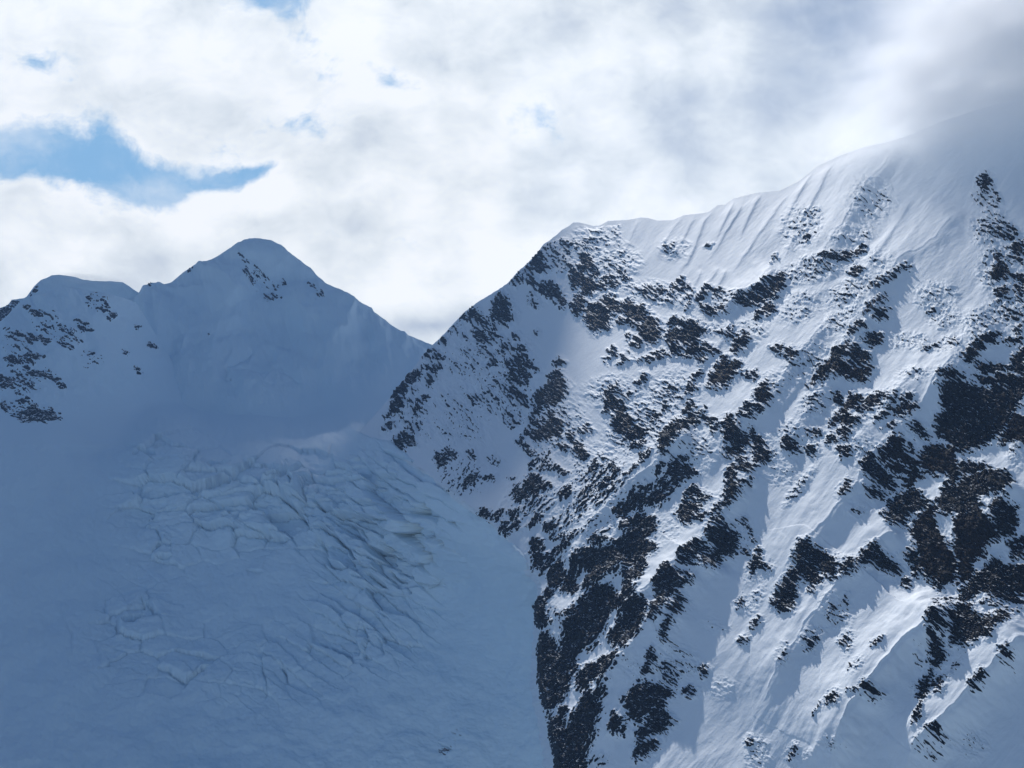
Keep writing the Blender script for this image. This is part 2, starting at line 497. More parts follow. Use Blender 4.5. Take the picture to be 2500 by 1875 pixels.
'J': """97 180,260 250,200 290,240 400,290 440,360 440,420 400,400 300,330 240,270
90 0,570 50,480 180,330 280,330 320,460 290,460 230,420 190,390 150,430 140,530 130,620 50,620 30,560
72 250,500 270,460 300,510
97 490,400 520,320 580,340 550,380
99 620,300 690,220 730,270 815,320 790,340 670,290 630,310
100 920,60 960,0 1000,-40 1040,-45 1050,0 1060,60 1110,160 1200,260 1210,340 1190,400 1110,410 1040,350 980,290 970,160
87 890,240 930,210 960,250 980,320 940,370 920,290
92 1080,430 1130,400 1120,480
92 1010,370 1040,360 1040,390
82 870,440 890,400 900,450
94 1215,60 1240,0 1360,-20 1450,20 1500,110 1430,150 1410,200 1300,280 1320,380 1260,420 1240,300 1215,180
90 1260,560 1270,480 1340,390 1420,310 1480,260 1500,300 1690,330 1690,500 1560,470 1640,550 1500,530 1400,470 1340,520
76 1560,150 1690,110 1690,230 1590,250
94 1240,690 1280,610 1330,600 1330,680 1420,700 1500,720 1600,690 1590,740 1490,790 1400,860 1300,890 1250,760
52 1330,570 1480,560 1650,620 1640,640 1480,600
62 1440,690 1540,640 1620,690
87 1450,840 1520,830 1500,860
92 1250,890 1260,800 1290,880
92 1210,780 1240,760 1240,790
92 1130,760 1160,730 1200,740 1200,800 1170,830
99 1110,1010 1140,870 1165,960 1140,1020
97 1010,1180 1060,1130 1085,1160 1070,1220 1050,1260 1020,1240
87 1060,1130 1100,1060 1110,1080
92 1150,1180 1170,1130 1185,1190 1165,1220
42 1090,590 1120,550 1260,510 1180,590 1110,600
92 680,1240 720,1220 760,1250 730,1270
97 430,1290 460,1270 470,1300
60 310,1370 360,1290 350,1340
60 570,1250 660,1240 640,1260
82 250,900 260,850 300,830
52 60,1000 120,880 100,970
72 400,690 420,620 430,640
60 480,600 520,540 520,600
82 490,860 520,850 510,880
72 720,920 790,890 750,930
52 550,1100 570,1030 600,1060
92 1600,990 1640,950 1620,990
87 1400,1210 1460,1120 1460,1150
92 1120,1500 1160,1490 1150,1520
60 1070,1600 1100,1620 1090,1640
92 100,1580 130,1570 110,1590
52 410,1540 470,1600 430,1610
80 1010,1460 1020,1380 1060,1300 1050,1400"""}

def parse_rocks(src, patch):
    out = []
    for k, txt in src.items():
        ox, oy, s = patch[k]
        for line in txt.splitlines():
            w = line.split(); c = int(w[0]) / 100.
            if c < .1: c = .82
            out.append((c, [(ox + s * float(p.split(',')[0]), oy + s * float(p.split(',')[1])) for p in w[1:]]))
    return out

def poly_area(p):
    return .5 * abs(sum(p[i][0] * p[(i + 1) % len(p)][1] - p[(i + 1) % len(p)][0] * p[i][1] for i in range(len(p))))

# loose speckle of small stones between the outcrops: centre, radii, slant in degrees and density
SPECKLE = [(1010, 1010, 70, 120, -30, .5), (1120, 1020, 130, 130, 0, .42), (1230, 960, 120, 100, 0, .55), (1210, 860, 150, 70, 0, .55),
 (1130, 1160, 110, 90, 0, .42), (1350, 1030, 110, 120, 0, .6), (1300, 1220, 100, 90, 0, .48), (1470, 1180, 110, 130, -30, .62),
 (1420, 1250, 130, 60, -40, .5), (1560, 1050, 130, 110, -30, .5), (1500, 960, 110, 60, 0, .45), (1640, 970, 110, 90, -30, .45),
 (1700, 1100, 110, 100, -40, .4), (1500, 640, 90, 70, 0, .45), (1430, 600, 70, 60, 0, .55), (1650, 610, 60, 40, 0, .35),
 (1620, 720, 150, 40, 10, .55), (1770, 740, 90, 40, 0, .45), (1690, 800, 120, 45, 0, .45), (1830, 820, 80, 50, -20, .45),
 (1960, 560, 80, 80, -40, .42), (2000, 660, 150, 45, -15, .55), (2130, 500, 90, 80, -40, .35), (2090, 580, 90, 40, -20, .35),
 (2090, 720, 110, 50, -20, .5), (2150, 650, 60, 60, -20, .3), (1960, 760, 80, 60, -40, .4), (2060, 790, 90, 50, -40, .4),
 (2290, 730, 80, 60, 0, .42), (2310, 780, 70, 50, 10, .4), (2420, 560, 70, 70, 0, .55), (2400, 480, 50, 40, 0, .4), (2440, 660, 70, 90, 0, .55),
 (2460, 760, 70, 60, 0, .6), (2400, 800, 80, 60, -30, .45), (2220, 840, 110, 40, 5, .35), (2330, 850, 70, 40, -20, .42),
 (1980, 900, 90, 60, -40, .45), (1900, 960, 60, 60, -30, .4), (2000, 1000, 70, 50, -40, .5), (2080, 1040, 80, 60, -20, .45),
 (1940, 1080, 60, 60, -30, .45), (2180, 1000, 80, 60, -30, .5), (2250, 930, 80, 30, 10, .4), (2250, 1060, 60, 40, 20, .45),
 (2120, 1110, 60, 60, 0, .38), (1920, 1160, 70, 60, 0, .32), (1960, 1200, 25, 90, 40, .45), (2110, 1260, 40, 40, 0, .4), (1870, 1100, 50, 60, 0, .35),
 (1760, 1260, 60, 60, -40, .4), (1800, 1330, 70, 40, -20, .42), (1850, 1400, 50, 50, 0, .35), (1850, 1470, 30, 60, 30, .35),
 (1750, 1530, 50, 30, 0, .3), (1660, 1620, 70, 60, 0, .45), (1760, 1680, 60, 40, 0, .25), (1400, 1380, 70, 50, -40, .42), (1480, 1310, 80, 60, -45, .42),
 (1580, 1230, 80, 60, -40, .42), (1640, 1300, 60, 60, 0, .3), (2060, 1510, 60, 60, -40, .42), (2000, 1570, 60, 30, -40, .4), (2090, 1590, 30, 60, 0, .4),
 (1930, 1620, 30, 50, 0, .4), (2120, 1660, 40, 40, -40, .35), (2060, 1740, 50, 30, -30, .35), (2170, 1740, 40, 25, 0, .35), (2330, 1500, 40, 60, 40, .5),
 (2420, 1560, 70, 40, 0, .4), (2290, 1700, 20, 80, 20, .5), (2270, 1630, 20, 60, 10, .4), (2360, 1660, 25, 70, 30, .4), (2480, 1640, 30, 60, 0, .4),
 (2300, 1840, 90, 40, -30, .45), (2380, 1820, 60, 60, 0, .3), (2060, 1850, 70, 30, 0, .35), (1850, 1840, 50, 60, 0, .38), (1980, 1860, 50, 25, 0, .3),
 (2480, 1060, 40, 120, 0, .5), (2450, 1250, 60, 80, 0, .4), (2350, 1130, 90, 40, 0, .4), (2230, 1230, 60, 40, 0, .35), (2250, 1400, 40, 50, 0, .4),
 (2470, 1420, 60, 60, 0, .5), (1560, 1650, 40, 60, 0, .4), (1360, 1760, 40, 60, 0, .35), (1400, 1540, 50, 80, -40, .3), (1360, 1500, 40, 60, 0, .3),
 (1480, 1740, 40, 60, -40, .3), (1600, 1790, 60, 50, 0, .32), (1460, 1860, 60, 30, 0, .4), (1110, 800, 60, 40, -40, .5), (1060, 870, 60, 40, -40, .5),
 (1140, 900, 90, 50, 0, .5), (1000, 950, 50, 50, 0, .5)]

# spur crests running down the face (pixel polylines, height in m, width of the two flanks in m)
CRESTS = [
 ([(2352, 1459), (2309, 1561), (2215, 1629), (2160, 1713), (2117, 1763), (2052, 1875), (2000, 1960)], 30, 64, 14),
 ([(2560, 1560), (2500, 1608), (2428, 1684), (2381, 1742), (2309, 1810), (2247, 1868), (2180, 1950)], 27, 54, 12),
 ([(2230, 1290), (2189, 1317), (2155, 1331), (2124, 1383), (2059, 1456), (1994, 1528), (1922, 1637), (1880, 1709), (1820, 1800)], 15, 36, 18),
 ([(2370, 840), (2334, 900), (2247, 1021), (2189, 1079), (2143, 1120), (2102, 1201), (2062, 1259), (2016, 1308), (1967, 1357), (1900, 1440), (1830, 1540)], 15, 60, 18),
 ([(1892, 1119), (1848, 1165), (1822, 1223), (1776, 1271), (1745, 1322), (1690, 1376), (1625, 1449), (1589, 1470), (1553, 1514), (1510, 1564), (1420, 1644)], 20, 46, 14),
 ([(1760, 1370), (1748, 1394), (1683, 1467), (1625, 1535), (1582, 1586), (1535, 1637), (1499, 1676), (1430, 1760), (1390, 1840)], 18, 36, 16),
 ([(1690, 1470), (1658, 1528), (1636, 1586), (1600, 1637), (1568, 1694), (1531, 1749), (1502, 1796), (1473, 1839), (1450, 1900)], 14, 40, 16),
 ([(1720, 1066), (1684, 1086), (1641, 1117), (1593, 1160), (1545, 1197), (1496, 1257), (1437, 1340), (1401, 1400)], 20, 46, 14),
 ([(1568, 1275), (1502, 1336), (1437, 1372), (1395, 1420)], 16, 34, 12),
 ([(1560, 1380), (1517, 1412), (1455, 1459), (1401, 1528), (1365, 1600)], 20, 36, 14),
 ([(2050, 760), (1990, 850), (1930, 930), (1880, 1000), (1800, 1060), (1740, 1150), (1690, 1230)], 13, 60, 18),
 ([(2160, 720), (2130, 790), (2060, 900), (1990, 1010), (1930, 1090), (1880, 1200)], 12, 50, 18),
 ([(2080, 620), (1990, 730), (1900, 850), (1820, 930)], 9, 60, 20),
 ([(1752, 500), (1720, 543), (1694, 611), (1677, 645), (1655, 673)], 5.0, 15, 4),
 ([(1795, 490), (1774, 534), (1740, 600)], 4.0, 12, 3.5),
 ([(1820, 490), (1783, 553), (1770, 570), (1720, 660)], 4.0, 12, 3.5),
 ([(1668, 526), (1650, 548), (1631, 580), (1600, 650)], 4.0, 12, 3.5),
 ([(1484, 539), (1463, 563), (1440, 600)], 3.6, 11, 3.5),
 ([(1930, 470), (1856, 570), (1832, 604), (1815, 630), (1780, 690)], 4.0, 12, 3.5),
 ([(1900, 650), (1863, 702), (1810, 717), (1786, 755), (1750, 799)], 11, 30, 9),
 ([(1716, 659), (1690, 710), (1650, 770)], 4.0, 12, 3.5), ([(1760, 650), (1730, 693), (1700, 740), (1660, 800)], 4.0, 12, 3.5),
 ([(1780, 660), (1750, 705), (1700, 780)], 4.0, 12, 3.5),
 ([(1700, 522), (1668, 585), (1640, 640)], 3.8, 12, 3.5), ([(1560, 531), (1540, 580), (1510, 650)], 3.2, 11, 3.5), ([(1860, 471), (1830, 530), (1805, 590)], 3.8, 12, 3.5), ([(1990, 412), (1950, 480), (1915, 560)], 4.2, 14, 4),
 ([(2040, 388), (2000, 470), (1950, 570), (1900, 660)], 4.2, 14, 4), ([(1840, 700), (1800, 770), (1760, 840), (1700, 930)], 5, 18, 5), ([(1960, 640), (1910, 720), (1850, 810)], 4.5, 16, 5), ([(2230, 480), (2170, 590), (2110, 690)], 5, 18, 6),
 ([(1980, 920), (1930, 990), (1870, 1080)], 5, 18, 6), ([(2280, 860), (2220, 950), (2150, 1040)], 6, 20, 6),
 ([(2222, 345), (2171, 401), (2120, 460), (2080, 530), (2020, 620), (1960, 700)], 14, 70, 26),
 ([(2350, 500), (2290, 590), (2230, 620), (2140, 700), (2060, 780)], 10, 60, 25),
 ([(2450, 780), (2380, 870), (2330, 960), (2280, 1030)], 10, 50, 16),
 ([(2260, 930), (2200, 990), (2130, 1060), (2060, 1140), (2010, 1200)], 9, 40, 14),
 ([(2500, 1180), (2420, 1280), (2360, 1350)], 12, 40, 16),
]

CRAG_LABELS = [
 ('E0', 'rusty brown triangular rock tooth, alone on the snow near the middle of the face'),
 ('C10 C11', 'thin black rock pinnacle highest at the upper right, close under the cloud'),
 ('G16 G17', 'widest black cliff at the right edge, mottled with thin snow ledges'),
 ('G21', 'smooth brown rock slab on the right edge at the foot of the widest black cliff'),
 ('G22', 'blocky brown rock knob just below the left end of the widest black cliff'),
 ('G23 G24 G25', 'snow striped black crag up and left of the blocky brown knob'),
 ('G26', 'small black fang shaped rock whose sharp tip points down to the right'),
 ('G27', 'narrow rusty rock sliver between the fang shaped rock and the blocky knob'),
 ('G28', 'pointed black rock wedge with a hooked snowy foot, left of the leaning tower'),
 ('G31 G32 G33', 'massive black crag at the right with a bright sunlit snow cap over it'),
 ('J5 G34', 'tall smooth brown rock tower leaning right, above the brightest snow patch'),
 ('J10', 'black cliff parted from the leaning brown tower by a narrow snow gully'),
 ('G35', 'upright black buttress at the right, beyond the cliff beside the narrow snow gully'),
 ('J11 J12', 'broad black ledges stepping out to the right edge with slanting snow stripes'),
 ('J13 J14 J15 J17', 'lowest big black crag at the right, jagged foot ending on open snow'),
 ('J0', 'black bar shaped slab sloping down right, upper half of a forked outcrop'),
 ('J1 G36', 'ragged black rock arm hooking down left below the bar shaped slab'),
 ('J4', 'black rooftop shaped rock under a bright curved snow crest'),
 ('J3', 'stubby black rock left of the rooftop shaped one'),
 ('J20', 'slim black spindle, upper of two in a thin line on the lower right snow'),
 ('J21', 'fat black spindle, lower of two in a thin line on lower right snow'),
 ('J19', 'rounded black knob against the left side of the lowest big right crag'),
 ('E9', 'long black diagonal rock split lengthwise by a thin snow stripe'),
 ('E11', 'black hanging rock with a straight left edge and feathered right side, middle rib'),
 ('E13', 'black ragged strip right beside the hanging rock with the straight left edge'),
 ('E19', 'upright black slab on the middle rib, under the two hanging rocks'),
 ('E15', 'dark knobbly crag at the top of the middle rib, right of the rusty tooth'),
 ('E4 E5', 'solid black block with a broken tail, left of the long split diagonal rock'),
 ('E32', 'bushy black crag spreading into small spurs, below the long split diagonal rock'),
 ('E22', 'dark crag drawn out in slanting snow ribs, between two sunlit stripes'),
 ('H0', 'biggest black rock mass at the lower left corner of the face'),
 ('H1', 'ragged black tail of rock trailing below the biggest lower left mass'),
 ('H12', 'long black cliff dropping along the left edge of the face to the white fan'),
 ('H13', 'solid black lozenge shaped rock lying between two sunlit snow stripes'),
 ('H14', 'upright black wedge with a narrow foot, up and right of the lozenge shaped rock'),
 ('H19', 'black knotted crag at the head of the long sunlit snow stripe'),
 ('H24', 'squat black rock on the sunlit strip beside the long left edge cliff'),
 ('H25', 'smooth black leaning slab just right of the squat rock on the sunlit strip'),
 ('H29', 'black kite shaped rock with a flat dotted top, low on the face'),
 ('H32 H33', 'black rock holding a snow saddle, directly below the kite shaped rock'),
 ('H35', 'black rock at the bottom edge of the picture, lowest on the left rib'),
 ('H34', 'small black stump standing left of the rock with the snow saddle'),
 ('D16', 'black crag narrowing to a tail, directly above the crescent shaped rock'),
 ('D17 D18 D19', 'crescent shaped black rock cupping a patch of snow'),
 ('B10', 'rounded solid dark rock in the upper band below the smooth snow apron'),
 ('B12', 'large dark crag in the upper band, right of and below the rounded solid rock'),
 ('B15 B17', 'sprawling dark crag with a hooked tail, right end of the upper rock band'),
 ('B33', 'fuzzy dark outcrop at the foot of a bright sunlit streak, upper middle'),
 ('A5', 'dark crag below the skyline crossed by a fine pale stripe, on the far left slope'),
 ('G0', 'brownish dark crag high in the right half with a flat wide top'),
 ('G2', 'black arched rib of rock below the flat topped brownish crag'),
]
# ------------------------------------------------------------------ surveyed ground: points (column, row, distance in m)
def surface(ctrl, lam=0.0):
    fit = tps_fit([(a, b) for a, b, _ in ctrl], [1000. / d for _, _, d in ctrl], lam)
    return lambda px, py: 1000. / np.clip(tps_eval(fit, px, py), .08, 3.0)

def place(px, py, D):
    dx, dz = dirs(px, py)
    return np.stack([dx * D, D, dz * D], -1)

def curve(pts):
    p = np.array(pts, float)
    return lambda x: np.interp(x, p[:, 0], p[:, 1])

# ---- big face on the right
RIDGE = [(860, 1075), (880, 1052), (924, 1003), (960, 963), (984, 931), (1004, 905), (1013, 895), (1030, 868), (1057, 842), (1075, 826), (1105, 794), (1134, 763),
 (1168, 736), (1209, 712), (1238, 693), (1271, 657), (1288, 645), (1315, 613), (1327, 596), (1346, 584), (1370, 563), (1400, 543), (1414, 542),
 (1448, 552), (1465, 551), (1484, 539), (1530, 537), (1564, 531), (1586, 533), (1605, 538), (1641, 538), (1668, 526), (1730, 518), (1752, 501),
 (1771, 500), (1792, 485), (1849, 471), (1905, 466), (1951, 443), (1996, 406), (2052, 381), (2109, 361), (2165, 350), (2225, 328), (2300, 296), (2400, 262),
 (2500, 236), (2780, 150), (3400, 20)]
def plane_D(px, py):
    dx, dz = dirs(px, py)
    return 2296. / (1.96 * dx + .80 - 2.156 * dz)
FACE_CTRL = [(px, py, plane_D(px, py)) for px, py in
 [(1500, 560), (1700, 560), (1950, 470), (2250, 340), (2500, 150), (2750, 0), (1500, 900), (1800, 800), (2100, 700), (2500, 600),
  (1600, 1150), (1900, 1100), (2200, 1000), (2500, 1000), (1380, 1400), (1600, 1450), (1900, 1450), (2200, 1400), (2500, 1400),
  (1420, 1700), (1700, 1750), (2000, 1750), (2300, 1750), (2600, 1750), (1500, 2000), (2000, 2000), (2700, 2000), (3300, 600), (3300, 1400), (3300, 2000)]]
FACE_CTRL += [(1380, 580, 3760), (1210, 715, 3640), (1057, 845, 3560), (960, 965, 3300), (900, 1040, 3200), (1330, 800, 3150), (1180, 900, 3100), (1060, 1000, 2960),
              (980, 1100, 2760), (1200, 1100, 2450), (1100, 1200, 2200), (1280, 1300, 1980), (1200, 1400, 1900)]
face_D = surface(FACE_CTRL, .002)
face_top = curve(RIDGE)

nc = int(800 * QUAL); nr = int(800 * QUAL)
cpx = np.concatenate([868 + (2620 - 868) * np.linspace(0, 1, nc), 2620 + 780 * np.linspace(0, 1, 140)[1:] ** 1.3]); nc = len(cpx)
PX = np.repeat(cpx[None, :], nr, 0)
jag = fbm(cpx / 16., cpx * 0, 4, 5) * 2.2 * sstep(880, 1000, cpx) * (1 - .6 * sstep(1420, 1500, cpx))
top = face_top(cpx) + jag
tt = np.linspace(0, 1, nr)[:, None]
PY = top[None, :] + (2010 - top[None, :]) * tt
BOUND = [(800, 900), (860, 1050), (945, 1088), (1000, 1125), (1060, 1168), (1190, 1268), (1285, 1370), (1325, 1430), (1328, 1560), (1333, 1690), (1357, 1780), (1375, 1880), (1382, 2010)]
_b = np.array(BOUND, float)
def face_edge(py): return np.interp(py, _b[:, 1], _b[:, 0])
DD = face_D(PX, PY)
# left of its foot the face turns away: under the glacier higher up, a rock cliff lower down
OUTX = face_edge(PY) + 6 * fbm(PY / 25., PY * 0, 4, 3) + 3 * fbm(PX / 9., PY / 9., 3, 4) - PX
low_ = sstep(1400, 1450, PY)
DD = DD * (1 + np.clip(OUTX, 0, 60) * (.0012 + .006 * low_) )
P0 = place(PX, PY, DD)
NF = np.array([-1.96, -.80, 2.156]); NF /= np.linalg.norm(NF)
mpp = DD / F                                    # metres per photo pixel
disp = np.zeros_like(DD)
WX = PX + 9 * fbm(PX / 60., PY / 60., 3, 11); WY = PY + 9 * fbm(PX / 60., PY / 60., 3, 17)
for poly, h, wl, wr in CRESTS:
    x0 = min(p[0] for p in poly) - 160; x1 = max(p[0] for p in poly) + 160
    y0 = min(p[1] for p in poly) - 160; y1 = max(p[1] for p in poly) + 160
    m = (PX > x0) & (PX < x1) & (PY > y0) & (PY < y1)
    d, sd, al = seg_dist(*((WX[m], WY[m]) if h > 8 else (.6 * PX[m] + .4 * WX[m], .6 * PY[m] + .4 * WY[m])), poly)
    dm = d * mpp[m]
    w = np.where(sd < 0, wl, wr)
    prof = np.exp(-dm / w * 1.25) * (1 - .25 * np.exp(-(dm / (w * .25)) ** 2))
    fade = sstep(0, .14, al) * (1 - sstep(.72, 1.0, al))
    disp[m] += h * (.7 if h < 9.5 else 1.2) * prof * fade
# flutings and gullies along the fall line, drifts and wind crust
A, B = rot(PX, PY, 127.)                        # A runs down the fall line, B across it
gul = ridged(B / 95. + .25 * fbm(PX / 300., PY / 300., 2, 40), A / 600., 3, 21)
patch_ = sstep(-.25, .45, fbm(PX / 170., PY / 170., 3, 38))
disp += 1.2 * gul * sstep(1250, 1500, PX)
disp += 4.0 * fbm(B / 240., A / 420., 3, 31)
disp += .22 * ridged(B / 30. + .5 * fbm(PX / 80., PY / 80., 2, 39), A / 260., 3, 33) * sstep(1300, 1500, PX) * patch_
near_top = 1 - sstep(120, 330, PY - top[None, :])
disp += 1.0 * near_top * sstep(1420, 1500, PX) * ridged(B / 34. + .3 * fbm(PX / 90., PY / 90., 2, 43), A / 420., 3, 44) * sstep(-.2, .3, fbm(B / 120., A / 300., 2, 46) + .15)
disp += .07 * fbm(B / 4., A / 60., 2, 47)
disp += .17 * fbm(B / 8. + .6 * fbm(PX / 60., PY / 60., 2, 36), A / 80., 3, 35) * (.25 + .75 * patch_)
disp += .8 * fbm(B / 50., A / 110., 3, 37)
edge = sstep(0, .02, tt)
disp *= (.25 + .75 * sstep(0, 30, PY - top[None, :]))
PF = P0 + NF * disp[..., None]

# ---- bare rock. The ground is broken into dipping ledges wherever rock comes through; the steep
#      lower side of every ledge is bare and the tread keeps its snow.
def rock_bias(px, py, polys, speckle, seed=0):
    wx = px + 7 * fbm(px / 26., py / 26., 3, seed + 61) + 3.5 * fbm(px / 8., py / 8., 3, seed + 65)
    wy = py + 7 * fbm(px / 26., py / 26., 3, seed + 71) + 3.5 * fbm(px / 8., py / 8., 3, seed + 75)
    bias = np.full(px.shape, -1.6); wn = np.full(px.shape, 1.25)
    for cx, cy, rx, ry, sl, dn in speckle:
        a, b = rot(px - cx, py - cy, sl)
        bias = np.maximum(bias, -1.6 + np.exp(-((a / rx) ** 2 + (b / ry) ** 2) ** 1.5) * (SPECK0 + dn * 1.0))
    own = np.full(px.shape, -1, np.int32)
    for k, (c, poly) in enumerate(polys):
        xs = [p[0] for p in poly]; ys = [p[1] for p in poly]
        m = (px > min(xs) - 40) & (px < max(xs) + 40) & (py > min(ys) - 40) & (py < max(ys) + 40)
        if not m.any(): continue
        d, _, _ = seg_dist(wx[m], wy[m], poly, True)
        sd = np.where(in_poly(wx[m], wy[m], poly), d, -d)
        f = (c - .585) * 2.2 - (1.05 - .2 * c) * sstep(5, -9, sd) - .05 * np.clip(-sd - 6, 0, 40)
        b_ = bias[m]; up = f > b_
        b_ = np.where(up, f, b_); bias[m] = b_
        o = own[m]; o[up & (f > -.75)] = k; own[m] = o
        w_ = wn[m]; w_[up] = 1.9 - .85 * c; wn[m] = w_
    return bias, wn, own

def saw(t, w=.24):
    f = t - np.floor(t)
    return np.where(f < 1 - w, f / (1 - w), .5 + .5 * np.cos((f - 1 + w) / w * np.pi))

def ledges(px, py, ang, seed):
    a, b = rot(px, py, ang)
    wob = fbm(a / 70., b / 45., 3, seed) * 1.1 + fbm(a / 20., b / 16., 3, seed + 4) * .55
    g1 = sstep(-.35, .45, fbm(a / 60., b / 22., 3, seed + 8)); g2 = sstep(-.3, .5, fbm(a / 26., b / 12., 3, seed + 12)); g3 = sstep(-.2, .5, fbm(a / 12., b / 7., 2, seed + 13))
    h = 5.6 * g1 * saw(b / 20. + 1.2 * wob) + 3.6 * g2 * saw(b / 9.5 + 1.8 * wob + 2 * fbm(a / 30., b / 30., 2, seed + 15)) + 1.9 * g3 * saw(b / 5.4 + 2.4 * wob + 3 * fbm(a / 14., b / 14., 2, seed + 17))
    return h + 2.8 * ridged(a / 24., b / 14., 4, seed + 19) + 2.2 * fbm(a / 9., b / 7., 3, seed + 23)

def slopes(h, px, py):
    hx = np.gradient(h, axis=1) / np.gradient(px, axis=1)
    hy = np.gradient(h, axis=0) / np.gradient(py, axis=0)
    hx = hx - hy * np.gradient(py, axis=1) / np.gradient(px, axis=1)
    return hx, hy

def rock_field(px, py, polys, speckle, seed=0, ang=38.):
    """returns ledge height in survey pixels, rock field (>0 bare) and the owning outcrop"""
    bias, wn, own = rock_bias(px, py, polys, speckle, seed)
    rough = sstep(-1.15, -.1, bias)
    if ang is None:          # strata dip to the right; the low ribs run with the fall line, the far left slope dips steeper
        k = sstep(1720, 1560, px + .15 * (py - 1300)) * sstep(1050, 1220, py); k2 = sstep(1480, 1270, px) * sstep(1220, 1060, py)
        parts = [(1 - k - k2, 26.), (k, -52.), (k2, 47.)]
    else: parts = [(np.ones_like(px), ang)]
    h = 0; face = 0
    for w_, g in parts:
        hh = ledges(px, py, g, seed + 100) * rough
        hx, hy = slopes(hh, px, py)
        bx, by = -math.sin(R(g)), math.cos(R(g))
        h = h + w_ * hh; face = face + w_ * (-(hx * bx + hy * by) + .30 * np.hypot(hx, hy))
    n = np.tanh((face - .12) * 1.25)
    n = .72 * n + .42 * fbm(px / 7., py / 5.5, 3, seed + 5, .62)
    return h, bias + wn * n, own

SPECK0 = .68
polys = parse_rocks(ROCKS, PATCH)
ledge, field, own = rock_field(PX, PY, polys, SPECKLE, 0, None)
inner = .15 + .85 * sstep(0, 14, PY - top[None, :])
field -= .5 * (1 - sstep(1, 6, PY - top[None, :]))
field -= 2.5 * sstep(18, 30, OUTX)
field += .7 * low_ * sstep(-14, 0, OUTX) * (1 - sstep(18, 30, OUTX))
disp += ledge * mpp * 1.15 * inner
PF = P0 + NF * disp[..., None]
elev = np.where(field > 0, 1 - np.exp(-np.clip(field, 0, 3) * 2.), field * .9) * mpp * 3.2
PR = PF + NF * elev[..., None]

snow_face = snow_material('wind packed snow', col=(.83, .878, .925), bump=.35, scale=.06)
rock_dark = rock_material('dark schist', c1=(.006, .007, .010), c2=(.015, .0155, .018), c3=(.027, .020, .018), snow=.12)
_q = grid_quads(nr, nc); _q = _q[OUTX.reshape(-1)[_q].min(1) < 45]
_v, _q = compact(PF.reshape(-1, 3), _q)
mountain = new_mesh('snow_mountain', _v, _q, snow_face)
tag(mountain, 'steep snow mountain face streaked with black rock ribs, its ridge lost in blowing cloud', 'mountain', None, 'structure')

def rock_pieces(parent, PRr, field, own, polys, mat, big, cut=-.12, crags=(), group=None, rusty=None):
    nr_, nc_ = field.shape
    q = grid_quads(nr_, nc_)
    fq = field.reshape(-1)[q]; keep = fq.max(1) > cut
    q = q[keep]; fq = fq[keep]
    oq = own.reshape(-1)[q]
    o1 = oq[np.arange(len(q)), fq.argmax(1)]       # a cell belongs to the outcrop of its highest corner
    V = PRr.reshape(-1, 3)
    done = np.zeros(len(q), bool)
    for ids, label in crags:
        m_ = np.isin(o1, ids)
        if m_.sum() < 4: print('EMPTY CRAG', label); continue
        v, qq = compact(V, q[m_]); c = v.mean(0)
        o = new_mesh('rock_crag', v - c, qq, rusty if label.find('rust') >= 0 or label.find('brown') >= 0 else mat, None, smooth=False)
        o.location = c; tag(o, label, 'rock', group); done |= m_
    shown = {}
    for k in range(len(polys)):
        n_ = int(((o1 == k) & ~done).sum())
        if n_ > 12: shown[k] = n_
    keepk = sorted(shown, key=lambda k: -poly_area(polys[k][1]))[:big]
    for k in keepk:
        m_ = o1 == k
        v, qq = compact(V, q[m_]); done |= m_
        new_mesh('rock_outcrop', v, qq, mat, parent, smooth=False)
    v, qq = compact(V, q[~done])
    if len(qq):
        o = new_mesh('scattered_rocks', v, qq, mat, parent, smooth=False)
        o['kind'] = 'stuff'
    return keepk

_start = {}; _n = 0
for k_, t_ in ROCKS.items():
    _start[k_] = _n; _n += len(t_.splitlines())
def rid(*keys): return [_start[k[0]] + int(k[1:]) for k in keys]
CRAGS = [(rid(*k.split()), l) for k, l in CRAG_LABELS]
rock_rusty = rock_material('rusty schist', c1=(.010, .007, .007), c2=(.022, .014, .012), c3=(.040, .022, .016), snow=.05)
rock_pieces(mountain, PR, field, own, polys, rock_dark, 99, crags=CRAGS, group='rock crags on the steep face', rusty=rock_rusty)

# the far side of the ridge falls away behind the crest
def back_side(name, crest, vec, steps, mat, parent, rough=8.):
    k = np.linspace(0, 1, steps)[:, None, None] ** 1.4
    B_ = crest[None] + k * np.array(vec, float)[None, None]
    s_ = np.arange(crest.shape[0])
    B_[1:] += rough * fbm(s_[None, :] / 25. + 0 * k[1:, :, 0], k[1:, :, 0] * 9. + 0 * s_[None, :], 4, 3)[..., None] * np.array([0, 0, 1.]) * k[1:]* 6
    q = grid_quads(steps, crest.shape[0])[:, ::-1]
    return new_mesh(name, B_.reshape(-1, 3), q, mat, parent)
back_side('far_slope', PF[0, ::4] + np.array([0, 0, -.3]), (1500, 900, -1500), 24, snow_face, mountain)
back_side('side_slope', PF[::-1, -1][::6], (700, 250, -500), 20, snow_face, mountain)
# ------------------------------------------------------------------ glacier basin, central peak, shoulder, far summits
def strip_mesh(name, x0, x1, crest, bottom, Dfun, ncol, nrow, dispfun, mat, rough=1.5, blend=12.):
    cx = np.linspace(x0, x1, ncol)
    X = np.repeat(cx[None], nrow, 0)
    t0 = crest(cx) + rough * fbm(cx / 14., cx * 0, 4, 8)
    T = np.linspace(0, 1, nrow)[:, None] ** 1.0
    Y = t0[None] + (bottom - t0[None]) * T
    D = Dfun(X, Y)
    P = place(X, Y, D)
    nrm = normals_of(P)
    s = np.sign((nrm * P).sum(-1, keepdims=True).mean()); nrm = -nrm * s
    sm = sstep(0, blend, Y - t0[None])
    d = dispfun(X, Y) * (.15 + .85 * sm)
    return X, Y, D, P, nrm, d

